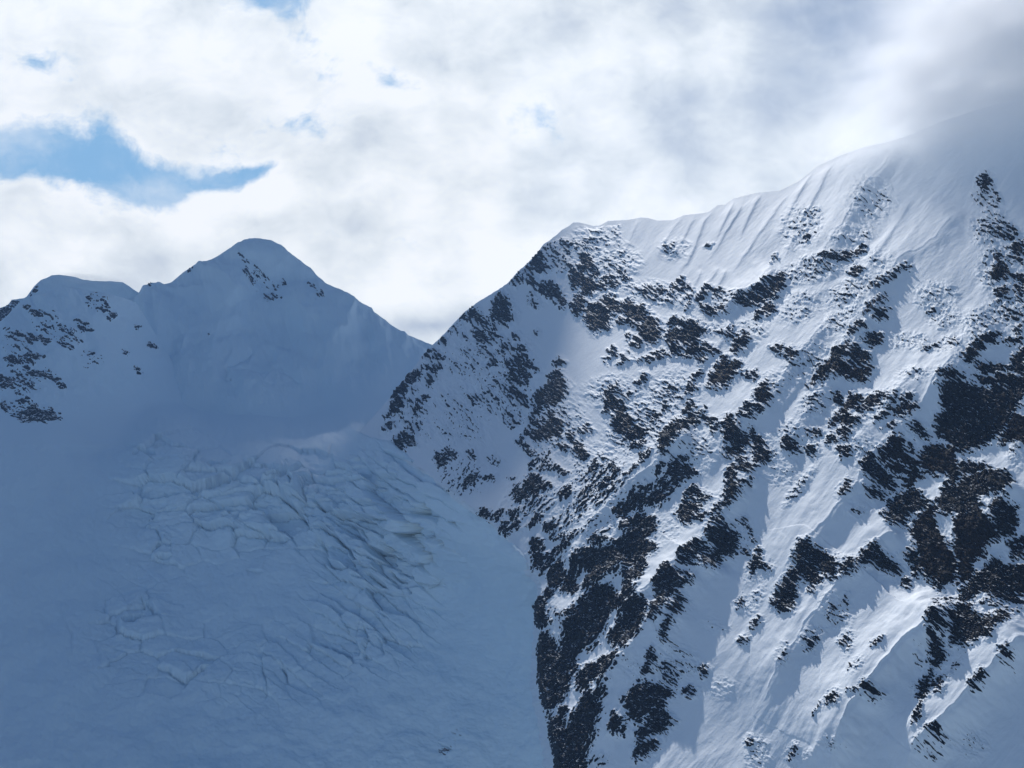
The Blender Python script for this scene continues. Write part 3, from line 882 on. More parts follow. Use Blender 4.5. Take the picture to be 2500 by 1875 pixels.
def far_rocks(parent, X, Y, D, P, nrm, d, f, o, polys, mat, hgt=2.5, big=40, **kw):
    f -= .4 * (1 - sstep(1, 6, Y - Y[0][None]))
    e = np.where(f > 0, 1 - np.exp(-np.clip(f, 0, 3) * 2.), f * .9) * D / F * hgt
    rock_pieces(parent, P + nrm * (d + e)[..., None], f, o, polys, mat, big, **kw)

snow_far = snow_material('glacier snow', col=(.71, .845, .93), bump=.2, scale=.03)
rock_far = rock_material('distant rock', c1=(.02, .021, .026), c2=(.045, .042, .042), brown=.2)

# ---- central peak
PEAK = [(230, 800), (300, 742), (343, 719), (368, 702), (418, 689), (445, 668), (477, 646), (505, 638), (524, 631), (555, 611), (589, 591), (609, 582), (633, 582), (662, 588), (686, 600),
        (702, 615), (732, 636), (762, 658), (775, 673), (795, 691), (831, 707), (858, 724), (884, 742), (908, 752), (913, 762), (931, 775), (964, 800),
        (997, 820), (1030, 832), (1057, 843), (1150, 885), (1300, 950)]
peak_D = surface([(250, 780, 4700), (343, 719, 4950), (480, 646, 5250), (620, 582, 5420), (760, 660, 5200), (858, 724, 4950), (950, 790, 4750), (1057, 843, 4520), (1250, 930, 4300),
                  (620, 700, 5080), (620, 850, 4600), (450, 800, 4620), (800, 850, 4480), (950, 900, 4250), (350, 850, 4430), (420, 700, 5000), (520, 720, 4900),
                  (350, 960, 4120), (500, 1000, 4080), (650, 1010, 4010), (800, 990, 4000), (940, 970, 3900), (600, 930, 4280), (1100, 960, 3900), (250, 1050, 3600), (900, 1050, 3500)], .001)
def foot_gap(X, Y): return np.clip(Y - np.interp(X, [230, 350, 600, 900, 960, 1300], [860, 900, 940, 880, 840, 840]), 0, 200)
def peak_disp(X, Y):
    a, b = rot(X, Y, 80.)
    d = 44 * fbm(X / 150., Y / 120., 4, 101, .42) + 14 * ridged(X / 80. + .3 * fbm(X / 60., Y / 60., 2, 105), Y / 240., 2, 109) * sstep(640, 760, Y) + 16 * ridged(b / 120., a / 260., 3, 103) * sstep(640, 800, Y) + 3.5 * fbm(b / 14., a / 60., 4, 107)
    # buttress left of the summit and the hollow beside it
    for poly, h, wl, wr in [([(610, 585), (560, 680), (545, 760), (560, 830)], 22, 45, 60), ([(477, 646), (540, 690), (580, 760)], 18, 24, 40),
                            ([(343, 722), (400, 745), (392, 790), (380, 850)], 26, 30, 26), ([(368, 702), (430, 715), (500, 705)], 14, 10, 14),
                            ([(775, 673), (800, 760), (830, 840)], 12, 50, 50), ([(690, 600), (720, 700), (760, 800)], 12, 40, 40),
                            ([(555, 905), (605, 875), (618, 862)], -12, 6, 6), ([(575, 905), (640, 912), (690, 905)], -12, 6, 6), ([(690, 915), (735, 945)], -8, 6, 6),
                            ([(555, 905), (552, 930), (565, 942)], -12, 7, 7), ([(560, 935), (600, 1010), (660, 1028), (720, 1010), (740, 970)], -10, 14, 14)]:
        dd, sd, al = seg_dist(X, Y, poly)
        d += 1.7 * h * np.exp(-(dd / np.where(sd < 0, wl, wr)) ** 1.3) * sstep(-.05, .1, al) * (1 - sstep(.85, 1.05, al))
    d *= 1 - sstep(0, 110, foot_gap(X, Y))
    # avalanche cone at the foot
    r = np.hypot((X - 650) / 75., (Y - 965) / 50.)
    d += 34 * np.exp(-r ** 2.2) + 9 * np.exp(-r ** 2) * fbm(X / 22., Y / 16., 4, 113)
    return d
PPATCH = {'P': (500, 550, .3315), 'L': (0, 550, .3315)}
PEAK_ROCKS = {'P': """47 250,260 300,280 350,330 300,350
78 300,380 330,440 357,470 345,470 305,420
52 370,340 460,370 480,410 400,410 340,390
52 490,430 550,450 540,480
42 430,540 500,500 590,540 560,560 470,600
72 575,410 590,412 585,428
62 770,440 800,455 795,470
70 840,555 870,570 850,575
50 30,823 48,830 40,838
45 195,1160 207,1162 203,1170""", 'L': """50 1380,365 1430,310 1425,340 1400,380
72 1060,500 1120,460 1130,465 1080,490"""}
peak_polys = parse_rocks(PEAK_ROCKS, PPATCH)
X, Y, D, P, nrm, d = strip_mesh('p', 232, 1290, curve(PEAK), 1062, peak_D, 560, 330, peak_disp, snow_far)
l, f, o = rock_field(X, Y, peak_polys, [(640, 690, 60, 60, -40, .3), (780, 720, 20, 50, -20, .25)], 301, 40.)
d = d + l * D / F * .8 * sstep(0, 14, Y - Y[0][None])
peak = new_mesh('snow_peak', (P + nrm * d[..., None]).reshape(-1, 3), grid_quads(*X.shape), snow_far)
tag(peak, 'rounded white pyramid summit standing at the head of the glacier, in blue shade', 'mountain', None, 'structure')
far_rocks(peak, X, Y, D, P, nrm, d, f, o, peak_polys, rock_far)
back_side('far_slope', (P + nrm * d[..., None])[0, ::3], (200, 1800, -1300), 18, snow_far, peak)

# ---- shoulder in front of it, carrying on out of the picture as the left wall of the basin
SHOULDER = [(-1500, 560), (-900, 600), (-400, 690), (-100, 790), (0, 787), (20, 769), (43, 742), (76, 722), (109, 714), (143, 701), (176, 701), (212, 709), (255, 716), (298, 726), (331, 738), (345, 758),
            (370, 800), (420, 880), (520, 1000)]
sh_D = surface([(-1500, 560, 2600), (-900, 600, 3100), (-400, 690, 3500), (-100, 790, 3650), (0, 787, 3700), (76, 722, 3900), (143, 701, 4000), (220, 710, 4080), (300, 726, 4200), (345, 760, 4420), (400, 870, 4330),
                (200, 850, 3680), (60, 850, 3520), (300, 900, 3820), (100, 1000, 3250), (220, 1000, 3480), (340, 980, 3850), (450, 1010, 4000), (-200, 1050, 2850), (100, 1100, 3080), (300, 1090, 3350),
                (-800, 1000, 2300), (-1500, 1000, 1900)], .001)
def sh_disp(X, Y):
    a, b = rot(X, Y, 62.)
    d = 16 * fbm(X / 80., Y / 80., 5, 121) + 9 * ridged(b / 60., a / 200., 3, 123) + 1.5 * fbm(b / 7., a / 50., 4, 127)
    for x, y, l in [(265, 870, 60), (285, 880, 75), (300, 890, 70), (235, 905, 60), (215, 920, 60), (345, 920, 40), (380, 930, 38), (400, 930, 40), (255, 930, 50)]:
        dd, sd, al = seg_dist(X, Y, [(x, y), (x + l * .5, y + l)])
        d -= 7.0 * np.exp(-(dd / 5.) ** 2) * np.sin(np.pi * np.clip(al, 0, 1))
    return d * (1 - sstep(0, 120, Y - np.interp(X, [-1500, 0, 150, 350, 520], [960, 980, 960, 880, 860])))
SH_ROCKS = {'L': """90 140,1480 150,1400 240,1370 300,1400 380,1380 430,1420 340,1490 300,1550 200,1530
76 0,1360 30,1310 70,1360 30,1390
60 130,1310 210,1300 220,1330 140,1340
52 90,1240 160,1230 150,1255
72 0,1130 60,1130 110,1170 60,1210 0,1200
76 200,1060 280,1090 350,1090 420,1140 330,1120 230,1110
62 30,990 140,970 260,930 310,990 240,1010 130,1030 60,1030
82 270,830 300,830 340,870 300,860
60 190,850 240,800 280,830 220,870
72 40,800 130,800 150,820 60,820
62 440,750 480,750 500,800 600,850 560,870 480,800
76 430,870 510,910 480,915
62 410,830 460,840 430,850
72 240,650 310,670 250,680
62 180,600 230,600 210,615
52 610,550 660,530 690,600 640,570
82 740,610 770,600 770,630
72 790,690 830,650 820,690
62 990,1045 1040,1080 995,1075
55 900,930 950,950 920,950
72 640,930 685,940 660,950
72 1100,875 1140,895 1110,890
62 980,740 1030,760 990,760
72 430,1180 480,1190 450,1195
60 560,700 620,720 680,780 600,770
62 0,1420 100,1400 130,1440 40,1470
52 620,1000 700,1020 660,1030"""}
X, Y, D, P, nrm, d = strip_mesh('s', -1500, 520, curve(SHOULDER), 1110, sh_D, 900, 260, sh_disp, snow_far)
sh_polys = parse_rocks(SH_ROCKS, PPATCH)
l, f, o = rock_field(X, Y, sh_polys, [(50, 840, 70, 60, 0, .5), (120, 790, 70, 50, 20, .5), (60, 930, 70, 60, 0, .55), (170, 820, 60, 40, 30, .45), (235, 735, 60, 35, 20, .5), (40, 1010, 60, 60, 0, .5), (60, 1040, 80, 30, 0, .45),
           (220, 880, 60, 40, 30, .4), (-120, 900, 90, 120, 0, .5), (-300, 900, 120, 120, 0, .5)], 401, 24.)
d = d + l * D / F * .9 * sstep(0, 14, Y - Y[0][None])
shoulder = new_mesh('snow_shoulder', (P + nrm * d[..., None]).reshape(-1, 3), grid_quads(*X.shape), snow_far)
tag(shoulder, 'rounded snow shoulder sprinkled with dark rocks at the left edge, in front of the pyramid summit', 'mountain', None, 'structure')
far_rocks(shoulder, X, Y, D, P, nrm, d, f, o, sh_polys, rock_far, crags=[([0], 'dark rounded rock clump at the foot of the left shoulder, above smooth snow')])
back_side('far_slope', (P + nrm * d[..., None])[0, ::3], (-100, 900, -900), 16, snow_far, shoulder)

# ---- summit and crag behind the shoulder
BEHIND = [(-500, 900), (-150, 800), (0, 752), (17, 746), (30, 732), (63, 727), (70, 717), (83, 699), (99, 684), (126, 673), (143, 671), (172, 674), (206, 683), (232, 686), (298, 688), (315, 699), (341, 717), (400, 770), (470, 850)]
be_D = surface([(-500, 900, 4500), (0, 752, 4600), (140, 671, 4900), (300, 688, 4900), (470, 850, 4900), (0, 900, 4300), (200, 900, 4450), (-500, 1000, 4300)], .001)
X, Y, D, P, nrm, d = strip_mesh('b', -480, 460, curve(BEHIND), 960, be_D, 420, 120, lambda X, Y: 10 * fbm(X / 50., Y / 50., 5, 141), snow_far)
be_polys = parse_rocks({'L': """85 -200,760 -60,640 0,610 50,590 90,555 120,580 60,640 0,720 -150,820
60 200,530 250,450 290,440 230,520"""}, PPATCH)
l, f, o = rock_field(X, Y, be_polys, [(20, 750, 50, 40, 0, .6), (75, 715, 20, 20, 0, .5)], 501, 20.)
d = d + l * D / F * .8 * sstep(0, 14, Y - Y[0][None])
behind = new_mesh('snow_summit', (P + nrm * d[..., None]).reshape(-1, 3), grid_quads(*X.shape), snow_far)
tag(behind, 'pale summit blurred by blowing snow, just showing over the rock sprinkled shoulder', 'mountain', None, 'structure')
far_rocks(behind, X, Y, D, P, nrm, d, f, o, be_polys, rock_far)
back_side('far_slope', (P + nrm * d[..., None])[0, ::3], (-100, 1500, -1000), 14, snow_far, behind)

# ---- glacier
def fD(x, y): return float(face_D(np.array([float(x)]), np.array([float(y)]))[0])
GL = [(px, py, fD(px, py) * .9985) for px, py in [(865, 1052), (945, 1088), (1000, 1125), (1060, 1168), (1190, 1268), (1285, 1370)]]
GL += [(px, py, fD(px + 40, py) * 1.012) for px, py in [(1000, 1085), (1120, 1168), (1250, 1268), (1345, 1370)]]
GL += [(1330, 1440, fD(1330, 1440) + 120), (1330, 1560, fD(1340, 1560) + 330), (1330, 1700, fD(1345, 1700) + 420), (1380, 1880, fD(1380, 1880) + 480)]
GL += [(700, 1025, 3900), (300, 1040, 3550), (500, 1030, 3850), (850, 1040, 3500), (620, 1100, 3220), (430, 1090, 3180), (800, 1105, 3080), (100, 1080, 3050),
       (500, 1250, 2880), (700, 1250, 2830), (900, 1250, 2650), (350, 1250, 2900), (500, 1450, 2620), (700, 1450, 2580), (900, 1450, 2440), (1050, 1350, 2330), (1150, 1450, 2230),
       (500, 1600, 2420), (800, 1620, 2330), (500, 1870, 2120), (800, 1870, 2060), (1050, 1620, 2200), (1150, 1870, 1950), (100, 1250, 2760), (100, 1450, 2480), (100, 1700, 2150), (100, 1880, 1950),
       (-300, 1100, 2650), (-300, 1500, 2150), (-300, 1880, 1750), (-700, 1100, 2250), (-700, 1880, 1500)]
gl_D0 = surface(GL, .0005)
def gl_D(px, py): return gl_D0(px, py) * (1 + .0011 * np.clip(px - face_edge(py) - 2, 0, 200))
def foot_D(px, py): return np.minimum(np.where((px > 235) & (px < 1290), peak_D(px, py) + 6 * np.clip(py - 1045, 0, 500), 1e5), np.where(px < 515, sh_D(px, py) + 6 * np.clip(py - 1085, 0, 500), 1e5))
def basin_D(px, py):
    g = gl_D(px, py); f = foot_D(px, py); k = 30.
    m = np.minimum(g, f); return m - k * np.log(np.exp(-(g - m) / k) + np.exp(-(f - m) / k))
# crevasses and ice cliffs: polyline, depth in m, width in photo pixels, step (lower side drops)
def px4(s): return [(650 + .2411 * float(p.split(',')[0]), 1050 + .2411 * float(p.split(',')[1])) for p in s.split()]
def px3(s): return [(250 + .211 * float(p.split(',')[0]), 1050 + .211 * float(p.split(',')[1])) for p in s.split()]
CREV = [(px4('125,600 180,690 250,760 320,850 360,890'), 16, 7, 10), (px4('480,640 500,700 560,770 640,790'), 16, 8, 10), (px4('640,780 720,850 850,870 960,880 1010,910 1150,940 1300,930 1380,920'), 12, 5, 12),
 (px4('740,890 870,970 970,1000 1030,1110'), 12, 5, 8), (px4('560,990 680,1060 760,1140 860,1210 950,1310'), 18, 9, 14), (px4('530,1100 590,1180 620,1280 700,1370 800,1420 910,1420'), 16, 8, 14),
 (px4('1180,1240 1240,1320 1280,1370 1260,1420 1290,1490 1380,1520'), 14, 5, 10), (px4('1060,1470 1140,1530 1210,1570'), 14, 9, 10), (px4('1170,1150 1230,1190 1360,1240'), 9, 4, 5),
 (px4('250,540 320,590 330,630'), 12, 6, 6), (px4('500,560 490,640'), 9, 4, 3), (px4('0,490 170,470 350,410 600,390 850,405'), 6, 5, 6), (px4('0,560 100,545 300,500 560,460 830,460 1050,430'), 6, 5, 7),
 (px4('570,560 800,555 1000,545 1180,560'), 6, 4, 6), (px4('1040,790 1190,780 1260,700'), 6, 4, 4), (px4('880,690 920,740 930,790'), 6, 4, 3), (px4('1300,860 1420,865'), 6, 5, 4),
 (px4('1270,1000 1350,1040 1460,1060 1550,1110 1630,1125'), 7, 4, 5), (px4('1480,930 1560,950'), 7, 4, 3), (px4('1500,1230 1570,1300 1600,1340'), 6, 4, 4), (px4('1480,1340 1560,1360'), 6, 4, 4),
 (px4('1420,1590 1460,1650'), 8, 4, 4), (px4('940,1510 1010,1530'), 8, 6, 6), (px4('1640,1600 1740,1570 1700,1540'), 6, 4, 3), (px4('940,1060 980,1120'), 7, 4, 3), (px4('470,960 500,970'), 6, 4, 3),
 (px4('1010,1330 1020,1390'), 9, 4, 3), (px4('1150,480 1260,480 1370,490'), 6, 5, 5), (px4('1340,680 1440,710 1520,790'), 6, 4, 4), (px4('150,940 200,1030 240,1060'), 9, 4, 4), (px4('0,1085 210,1085'), 7, 4, 8),
 (px3('390,310 440,230 590,210 610,260'), 8, 4, 6), (px3('600,160 730,120'), 6, 3, 3), (px3('1130,390 1240,350 1360,375 1480,385'), 6, 4, 6), (px3('1640,395 1800,410 2130,420'), 5, 3, 5),
 (px3('1350,590 1480,630 1600,650 1770,680'), 12, 5, 8), (px3('1780,670 1980,660 2130,610'), 8, 4, 6), (px3('960,520 1100,480 1400,490 1600,560 1780,580 2100,550'), 6, 6, 8), (px3('520,770 680,700 870,700 1090,770'), 5, 6, 7),
 (px3('1010,980 1060,920 1250,890 1450,870 1700,880 1880,830'), 9, 6, 10), (px3('1100,1100 1250,1130 1450,1130 1590,1170'), 9, 4, 14), (px3('1700,1130 1900,1200 2130,1245'), 6, 4, 12), (px3('570,1400 660,1350 790,1370'), 12, 4, 8),
 (px3('640,1470 700,1490 790,1500'), 10, 4, 7), (px3('510,1060 570,1040 590,980'), 10, 5, 6), (px3('1880,1000 1960,1060 2060,1170'), 6, 4, 5), (px3('380,790 400,740 450,720'), 5, 4, 4), (px3('1440,1080 1500,1000'), 6, 4, 4),
 ([(295, 1510), (320, 1500), (345, 1495)], 8, 4, 6), ([(345, 1460), (355, 1480)], 6, 3, 4), ([(300, 1520), (330, 1515)], 6, 3, 4), ([(880, 1520), (878, 1560), (885, 1600)], 10, 4, 6), ([(890, 1520), (900, 1560)], 6, 4, 6),
 ([(900, 1560), (895, 1610)], 7, 3, 5), ([(925, 1560), (940, 1600)], 5, 6, 4), ([(395, 1630), (450, 1660), (500, 1640)], 5, 10, 8), ([(235, 1560), (250, 1620)], 1, 10, 1.2), ([(150, 1480), (170, 1560), (178, 1600)], 1, 9, 1.2),
 ([(690, 1620), (700, 1660)], 5, 5, 4), ([(640, 1600), (650, 1700)], 4, 6, 4), ([(780, 1560), (860, 1600)], 4, 6, 4), ([(610, 1390), (640, 1400)], 4, 5, 5), ([(1070, 1810), (1100, 1830)], 3, 3, 2)]
def gl_disp(X, Y):
    WX = X + 3.5 * fbm(X / 18., Y / 18., 3, 151) + 8 * fbm(X / 70., Y / 70., 2, 153); WY = Y + 3.5 * fbm(X / 18., Y / 18., 3, 157) + 6 * fbm(X / 70., Y / 70., 2, 159)
    d = 14 * fbm(X / 130., Y / 110., 4, 161) + 1.0 * fbm(X / 9., Y / 7., 4, 163)
    # broken ice: terraces of tilted blocks inside the icefall, fading to smooth snow around it
    zone = np.zeros_like(X)
    for cx, cy, rx, ry, a_ in [(700, 1225, 330, 105, 1.3), (930, 1290, 150, 170, 1.3), (430, 1215, 130, 150, 1.), (900, 1490, 140, 140, .55), (620, 1620, 260, 100, .3), (330, 1540, 90, 130, .55), (500, 1125, 200, 50, .25)]:
        zone = np.maximum(zone, a_ * np.exp(-(((X - cx) / rx) ** 2 + ((Y - cy) / ry) ** 2) ** 1.7))
    f1, f2, idv = voronoi(WX / 92., WY / 38., 3); g1, g2, id2 = voronoi(WX / 34., WY / 17., 5)
    h1, h2, id3 = voronoi(rot(WX, WY, 33)[0] / 95., rot(WX, WY, 33)[1] / 26., 9)
    diag = sstep(780, 900, X + .5 * (Y - 1200))
    blk = 10 * (idv - .5) * (1 - diag) + 10 * (id3 - .5) * diag
    crack = (1 - sstep(.0, .10, f2 - f1)) * (1 - diag) + (1 - sstep(.0, .14, h2 - h1)) * diag
    d += zone * (blk * 6.0 - 13. * crack + 8. * (id2 - .5) * sstep(-.2, .4, fbm(X / 80., Y / 50., 2, 175)) + 4.0 * ridged(WX / 40., WY / 16., 4, 171) + 2. * fbm(X / 14., Y / 11., 3, 173))
    dune = np.exp(-(((X - 820) / 500) ** 2 + ((Y - 1140) / 50) ** 2))
    d += 2.0 * dune * ridged(X / 260., Y / 16. + .3 * fbm(X / 120., Y / 60., 2, 181), 2, 183)
    for poly, dep, wid, step in CREV:
        x0 = min(p[0] for p in poly) - 90; x1 = max(p[0] for p in poly) + 90; y0 = min(p[1] for p in poly) - 90; y1 = max(p[1] for p in poly) + 90
        m = (X > x0) & (X < x1) & (Y > y0) & (Y < y1)
        dd, sd, al = seg_dist(WX[m], WY[m], poly)
        # make "below the line" the positive side whatever the drawing direction
        below = np.where(poly[-1][0] >= poly[0][0], -sd, sd)
        fade = np.where((al <= 0) | (al >= 1), np.exp(-(dd / (wid * 1.2)) ** 2), 1.)
        fade = fade * (.35 + .65 * np.sin(np.pi * np.clip(al, .06, .94)) ** .6)
        d[m] += fade * (-dep * 2.0 * np.exp(-(dd / (wid * .42)) ** 2) + step * 1.5 * np.where(below > 0, -np.exp(-dd / (wid * 3.0)), np.exp(-dd / (wid * 4.5)) * .75))
    # ski-drift lines on the fan, gentle runnels on the left slope
    a, b = rot(X, Y, 118.)
    d += .8 * ridged(b / 26., a / 300., 3, 191) * sstep(1100, 1250, X) * sstep(1350, 1500, Y) * 1.5
    d += 2.5 * fbm(X / 60., Y / 220., 3, 193) * sstep(350, 100, X)
    return d
gtop = curve([(-800, 900), (100, 900), (300, 900), (900, 930), (1000, 1000), (1100, 1080), (1250, 1200), (1420, 1330)])
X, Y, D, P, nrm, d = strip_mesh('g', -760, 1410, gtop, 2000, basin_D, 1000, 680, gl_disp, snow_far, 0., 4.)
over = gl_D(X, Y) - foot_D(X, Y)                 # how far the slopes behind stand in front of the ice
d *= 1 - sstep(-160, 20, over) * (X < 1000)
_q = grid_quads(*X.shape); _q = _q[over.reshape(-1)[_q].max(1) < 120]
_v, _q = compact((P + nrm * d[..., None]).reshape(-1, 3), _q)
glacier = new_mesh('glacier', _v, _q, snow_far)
tag(glacier, 'broad shaded glacier with a broken icefall filling the basin on the left', 'glacier', None, 'structure')
l, f, o = rock_field(X, Y, [(.6, [(1065, 1822), (1080, 1812), (1100, 1825), (1085, 1835)])], [(1110, 1790, 40, 30, -20, .3), (1080, 1450, 20, 20, 0, .25)], 601, 30.)
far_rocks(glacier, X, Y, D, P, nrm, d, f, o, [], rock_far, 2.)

# ---- valley ground under and around everything
gx = np.linspace(-6500, 6500, 61); gy = np.linspace(-3000, 7300, 66)
GX, GY = np.meshgrid(gx, gy)
r_ = np.hypot(GX + 200, GY - 2500)
GZ = -1500 + 500 * fbm(GX / 4000., GY / 4000., 5, 201) + 300 * ridged(GX / 6000., GY / 6000., 5, 203) * sstep(3000, 6000, r_)
ground = new_mesh('ground', np.stack([GX, GY, GZ], -1).reshape(-1, 3), grid_quads(66, 61)[:, ::-1], snow_far)
tag(ground, None, None, None, 'structure')
# ------------------------------------------------------------------ camera, sun, sky
cam = bpy.data.cameras.new('camera'); camo = bpy.data.objects.new('camera', cam); COL.objects.link(camo)
cam.sensor_width = 36.; cam.lens = 36. * F / 2500.; cam.clip_start = 1.; cam.clip_end = 200000.
camo.rotation_euler = (R(90), 0, 0); scn.camera = camo

SUN_AZ, SUN_EL, SUN_E = -3.5, 28., 5.0
CLOUD_GAIN = 1.16; HAZE = 3.0e-5
sun = bpy.data.lights.new('sun', 'SUN'); suno = bpy.data.objects.new('sun', sun); COL.objects.link(suno)
sun.energy = SUN_E; sun.angle = R(.6); sun.color = (1, .975, .94)
suno.rotation_euler = (R(90 - SUN_EL), 0, R(180 - SUN_AZ))
from mathutils import Vector
sd_ = Vector((math.sin(R(SUN_AZ)) * math.cos(R(SUN_EL)), math.cos(R(SUN_AZ)) * math.cos(R(SUN_EL)), math.sin(R(SUN_EL))))
suno.rotation_euler = sd_.to_track_quat('Z', 'Y').to_euler()

w = bpy.data.worlds.new('World'); scn.world = w; w.use_nodes = True
nt = w.node_tree; nt.nodes.clear()
out = N(nt, 'ShaderNodeOutputWorld'); bg = N(nt, 'ShaderNodeBackground', inp={'Strength': .09})
sky = N(nt, 'ShaderNodeTexSky', sky_type='NISHITA', sun_disc=False, sun_elevation=R(SUN_EL), sun_rotation=R(SUN_AZ), altitude=2500., air_density=1.1, dust_density=.4, ozone_density=1.5)

L = nt.links
def M(op, a, b=None, c=None, clamp=False):
    n = N(nt, 'ShaderNodeMath', operation=op, use_clamp=clamp)
    for k, v in enumerate((a, b, c)):
        if v is None: continue
        if isinstance(v, (int, float)): n.inputs[k].default_value = v
        else: L.new(v, n.inputs[k])
    return n.outputs[0]
def SS(a, b, x):
    n = N(nt, 'ShaderNodeMapRange', interpolation_type='SMOOTHSTEP', inp={1: a, 2: b}); L.new(x, n.inputs[0]); return n.outputs[0]
tc = N(nt, 'ShaderNodeTexCoord'); sp = N(nt, 'ShaderNodeSeparateXYZ'); L.new(tc.outputs['Generated'], sp.inputs[0])
yy = M('MAXIMUM', sp.outputs[1], .2)
su = M('MULTIPLY_ADD', M('DIVIDE', sp.outputs[0], yy), F / 1000., CX / 1000.)
sv = M('MULTIPLY_ADD', M('DIVIDE', sp.outputs[2], yy), -F / 1000., CY / 1000.)
cv = N(nt, 'ShaderNodeCombineXYZ'); L.new(su, cv.inputs[0]); L.new(sv, cv.inputs[1])
def noise(vec, scale, detail=4., rough=.55, stretch=(1, 1, 1), off=0., out=0):
    mp = N(nt, 'ShaderNodeMapping'); mp.inputs['Scale'].default_value = stretch; mp.inputs['Location'].default_value = (off, off * .7, off * 1.3); L.new(vec, mp.inputs[0])
    n = N(nt, 'ShaderNodeTexNoise', inp={'Scale': scale, 'Detail': detail, 'Roughness': rough}); L.new(mp.outputs[0], n.inputs['Vector'])
    return n.outputs[out]
def warp(vec, amt, scale, detail, off):
    c = noise(vec, scale, detail, .55, (1, 1, 1), off, 1)
    s = N(nt, 'ShaderNodeVectorMath', operation='MULTIPLY_ADD'); L.new(c, s.inputs[0]); s.inputs[1].default_value = (amt, amt * .8, 0)
    t = N(nt, 'ShaderNodeVectorMath', operation='SUBTRACT'); L.new(vec, t.inputs[0]); t.inputs[1].default_value = (amt * .5, amt * .4, 0)
    L.new(t.outputs[0], s.inputs[2]); return s.outputs[0]
wv = warp(warp(cv.outputs[0], .20, 2.6, 3., 3.), .07, 9., 6., 13.)
wl = warp(cv.outputs[0], .10, 2.0, 3., 9.)
def blobs(vec, lst):
    acc = None
    for cx, cy, rx, ry, a, s in lst:
        mp = N(nt, 'ShaderNodeMapping', vector_type='TEXTURE')
        mp.inputs['Location'].default_value = (cx / 1000., cy / 1000., 0); mp.inputs['Rotation'].default_value = (0, 0, R(a)); mp.inputs['Scale'].default_value = (rx / 500., ry / 500., 1)
        L.new(vec, mp.inputs[0])
        g = N(nt, 'ShaderNodeTexGradient', gradient_type='QUADRATIC_SPHERE'); L.new(mp.outputs[0], g.inputs[0])
        acc = M('MULTIPLY_ADD', g.outputs[1], s, 0. if acc is None else acc)
    return acc
# gaps of blue between the clouds
gaps = blobs(wv, [(30, 375, 130, 75, 0, 1.5), (170, 395, 140, 75, 12, 1.5), (300, 425, 120, 60, 10, 1.4), (430, 436, 120, 44, -2, 1.2), (550, 428, 110, 32, -4, 1.05), (400, 470, 60, 36, 0, 1.3), (640, 424, 90, 26, -6, .85),
                  (85, 160, 110, 50, -8, .85), (640, -5, 110, 42, 0, 1.1), (715, 60, 80, 70, 30, .72), (730, 312, 130, 56, 8, .95), (985, 220, 60, 34, 20, 1.0), (1320, 285, 100, 80, 40, .62), (270, 320, 110, 60, 40, .72), (560, 340, 100, 60, 20, .5),
                  (-250, 380, 200, 90, 0, 1.4), (-500, 200, 300, 80, 0, 1.2), (900, -250, 300, 80, 10, 1.2), (100, -300, 300, 100, 0, 1.2), (820, 180, 120, 60, 20, .4), (1150, 240, 140, 70, 20, .4), (900, 600, 160, 40, 0, .3), (1180, 700, 60, 30, 0, .3)])
gn = noise(cv.outputs[0], 9., 6., .6, (1, 1.3, 1), 5.)
hole = SS(.30, 1.15, M('MULTIPLY_ADD', M('SUBTRACT', noise(wv, 26., 5., .65, (1, 1.4, 1), 27.), .5), .9, M('MULTIPLY_ADD', M('SUBTRACT', gn, .5), 1.5, gaps)))
# brightness of the cloud sheet
lum = blobs(wl, [(2550, 230, 520, 330, 0, -.75), (2400, 60, 600, 260, 0, -.30), (2050, 90, 460, 200, -12, -.24), (1800, 300, 300, 90, -15, -.12), (1700, 60, 400, 120, -10, -.10),
                 (1070, 790, 150, 40, 0, -.55), (960, 480, 70, 50, 0, -.14), (620, 540, 90, 40, 0, -.12), (640, 300, 90, 50, 0, -.05), (1330, 400, 200, 80, -10, -.10), (1500, 330, 250, 80, -18, -.04), (800, 640, 160, 40, 0, -.10), (200, 620, 260, 60, 0, -.08),
                 (250, 80, 320, 130, 0, .10), (300, 470, 160, 40, 0, .10), (560, 480, 160, 40, 0, .10), (1400, 120, 250, 120, 0, .06), (2160, 280, 190, 90, -25, .42), (700, 200, 260, 100, 0, .08), (1950, 330, 180, 70, -25, .2)])
n1 = noise(wl, 3.0, 4., .5, (1, 1.6, 1), 1.); n2 = noise(wv, 7., 6., .6, (1, 1.5, 1), 7.)
puff = N(nt, 'ShaderNodeTexVoronoi', feature='SMOOTH_F1', inp={'Scale': 6.5, 'Smoothness': .55}); L.new(warp(warp(cv.outputs[0], .10, 5., 3., 31.), .05, 18., 5., 37.), puff.inputs['Vector'])
n3 = noise(wv, 22., 5., .6, (1, 1.3, 1), 17.)
lm = M('ADD', lum, M('MULTIPLY_ADD', M('SUBTRACT', n1, .5), .75, .90))
lm = M('MULTIPLY_ADD', M('SUBTRACT', puff.outputs['Distance'], .42), -.34, lm)
lm = M('MULTIPLY_ADD', M('SUBTRACT', n3, .5), .16, lm)
lm = M('MULTIPLY_ADD', M('SUBTRACT', n2, .5), .52, lm)
rim = M('MULTIPLY', SS(.12, .34, M('MULTIPLY_ADD', M('SUBTRACT', gn, .5), .75, gaps)), .06)
lm = M('ADD', lm, rim)
cr = N(nt, 'ShaderNodeValToRGB'); el = cr.color_ramp.elements
el[0].position = 0.; el[0].color = (.20, .27, .38, 1); el[1].position = 1.; el[1].color = (.945, .96, .97, 1)
for p_, c_ in [(.3, (.34, .41, .53)), (.55, (.55, .605, .675)), (.75, (.74, .785, .815)), (.9, (.87, .90, .915))]:
    x_ = el.new(p_); x_.color = (*c_, 1)
L.new(lm, cr.inputs[0])
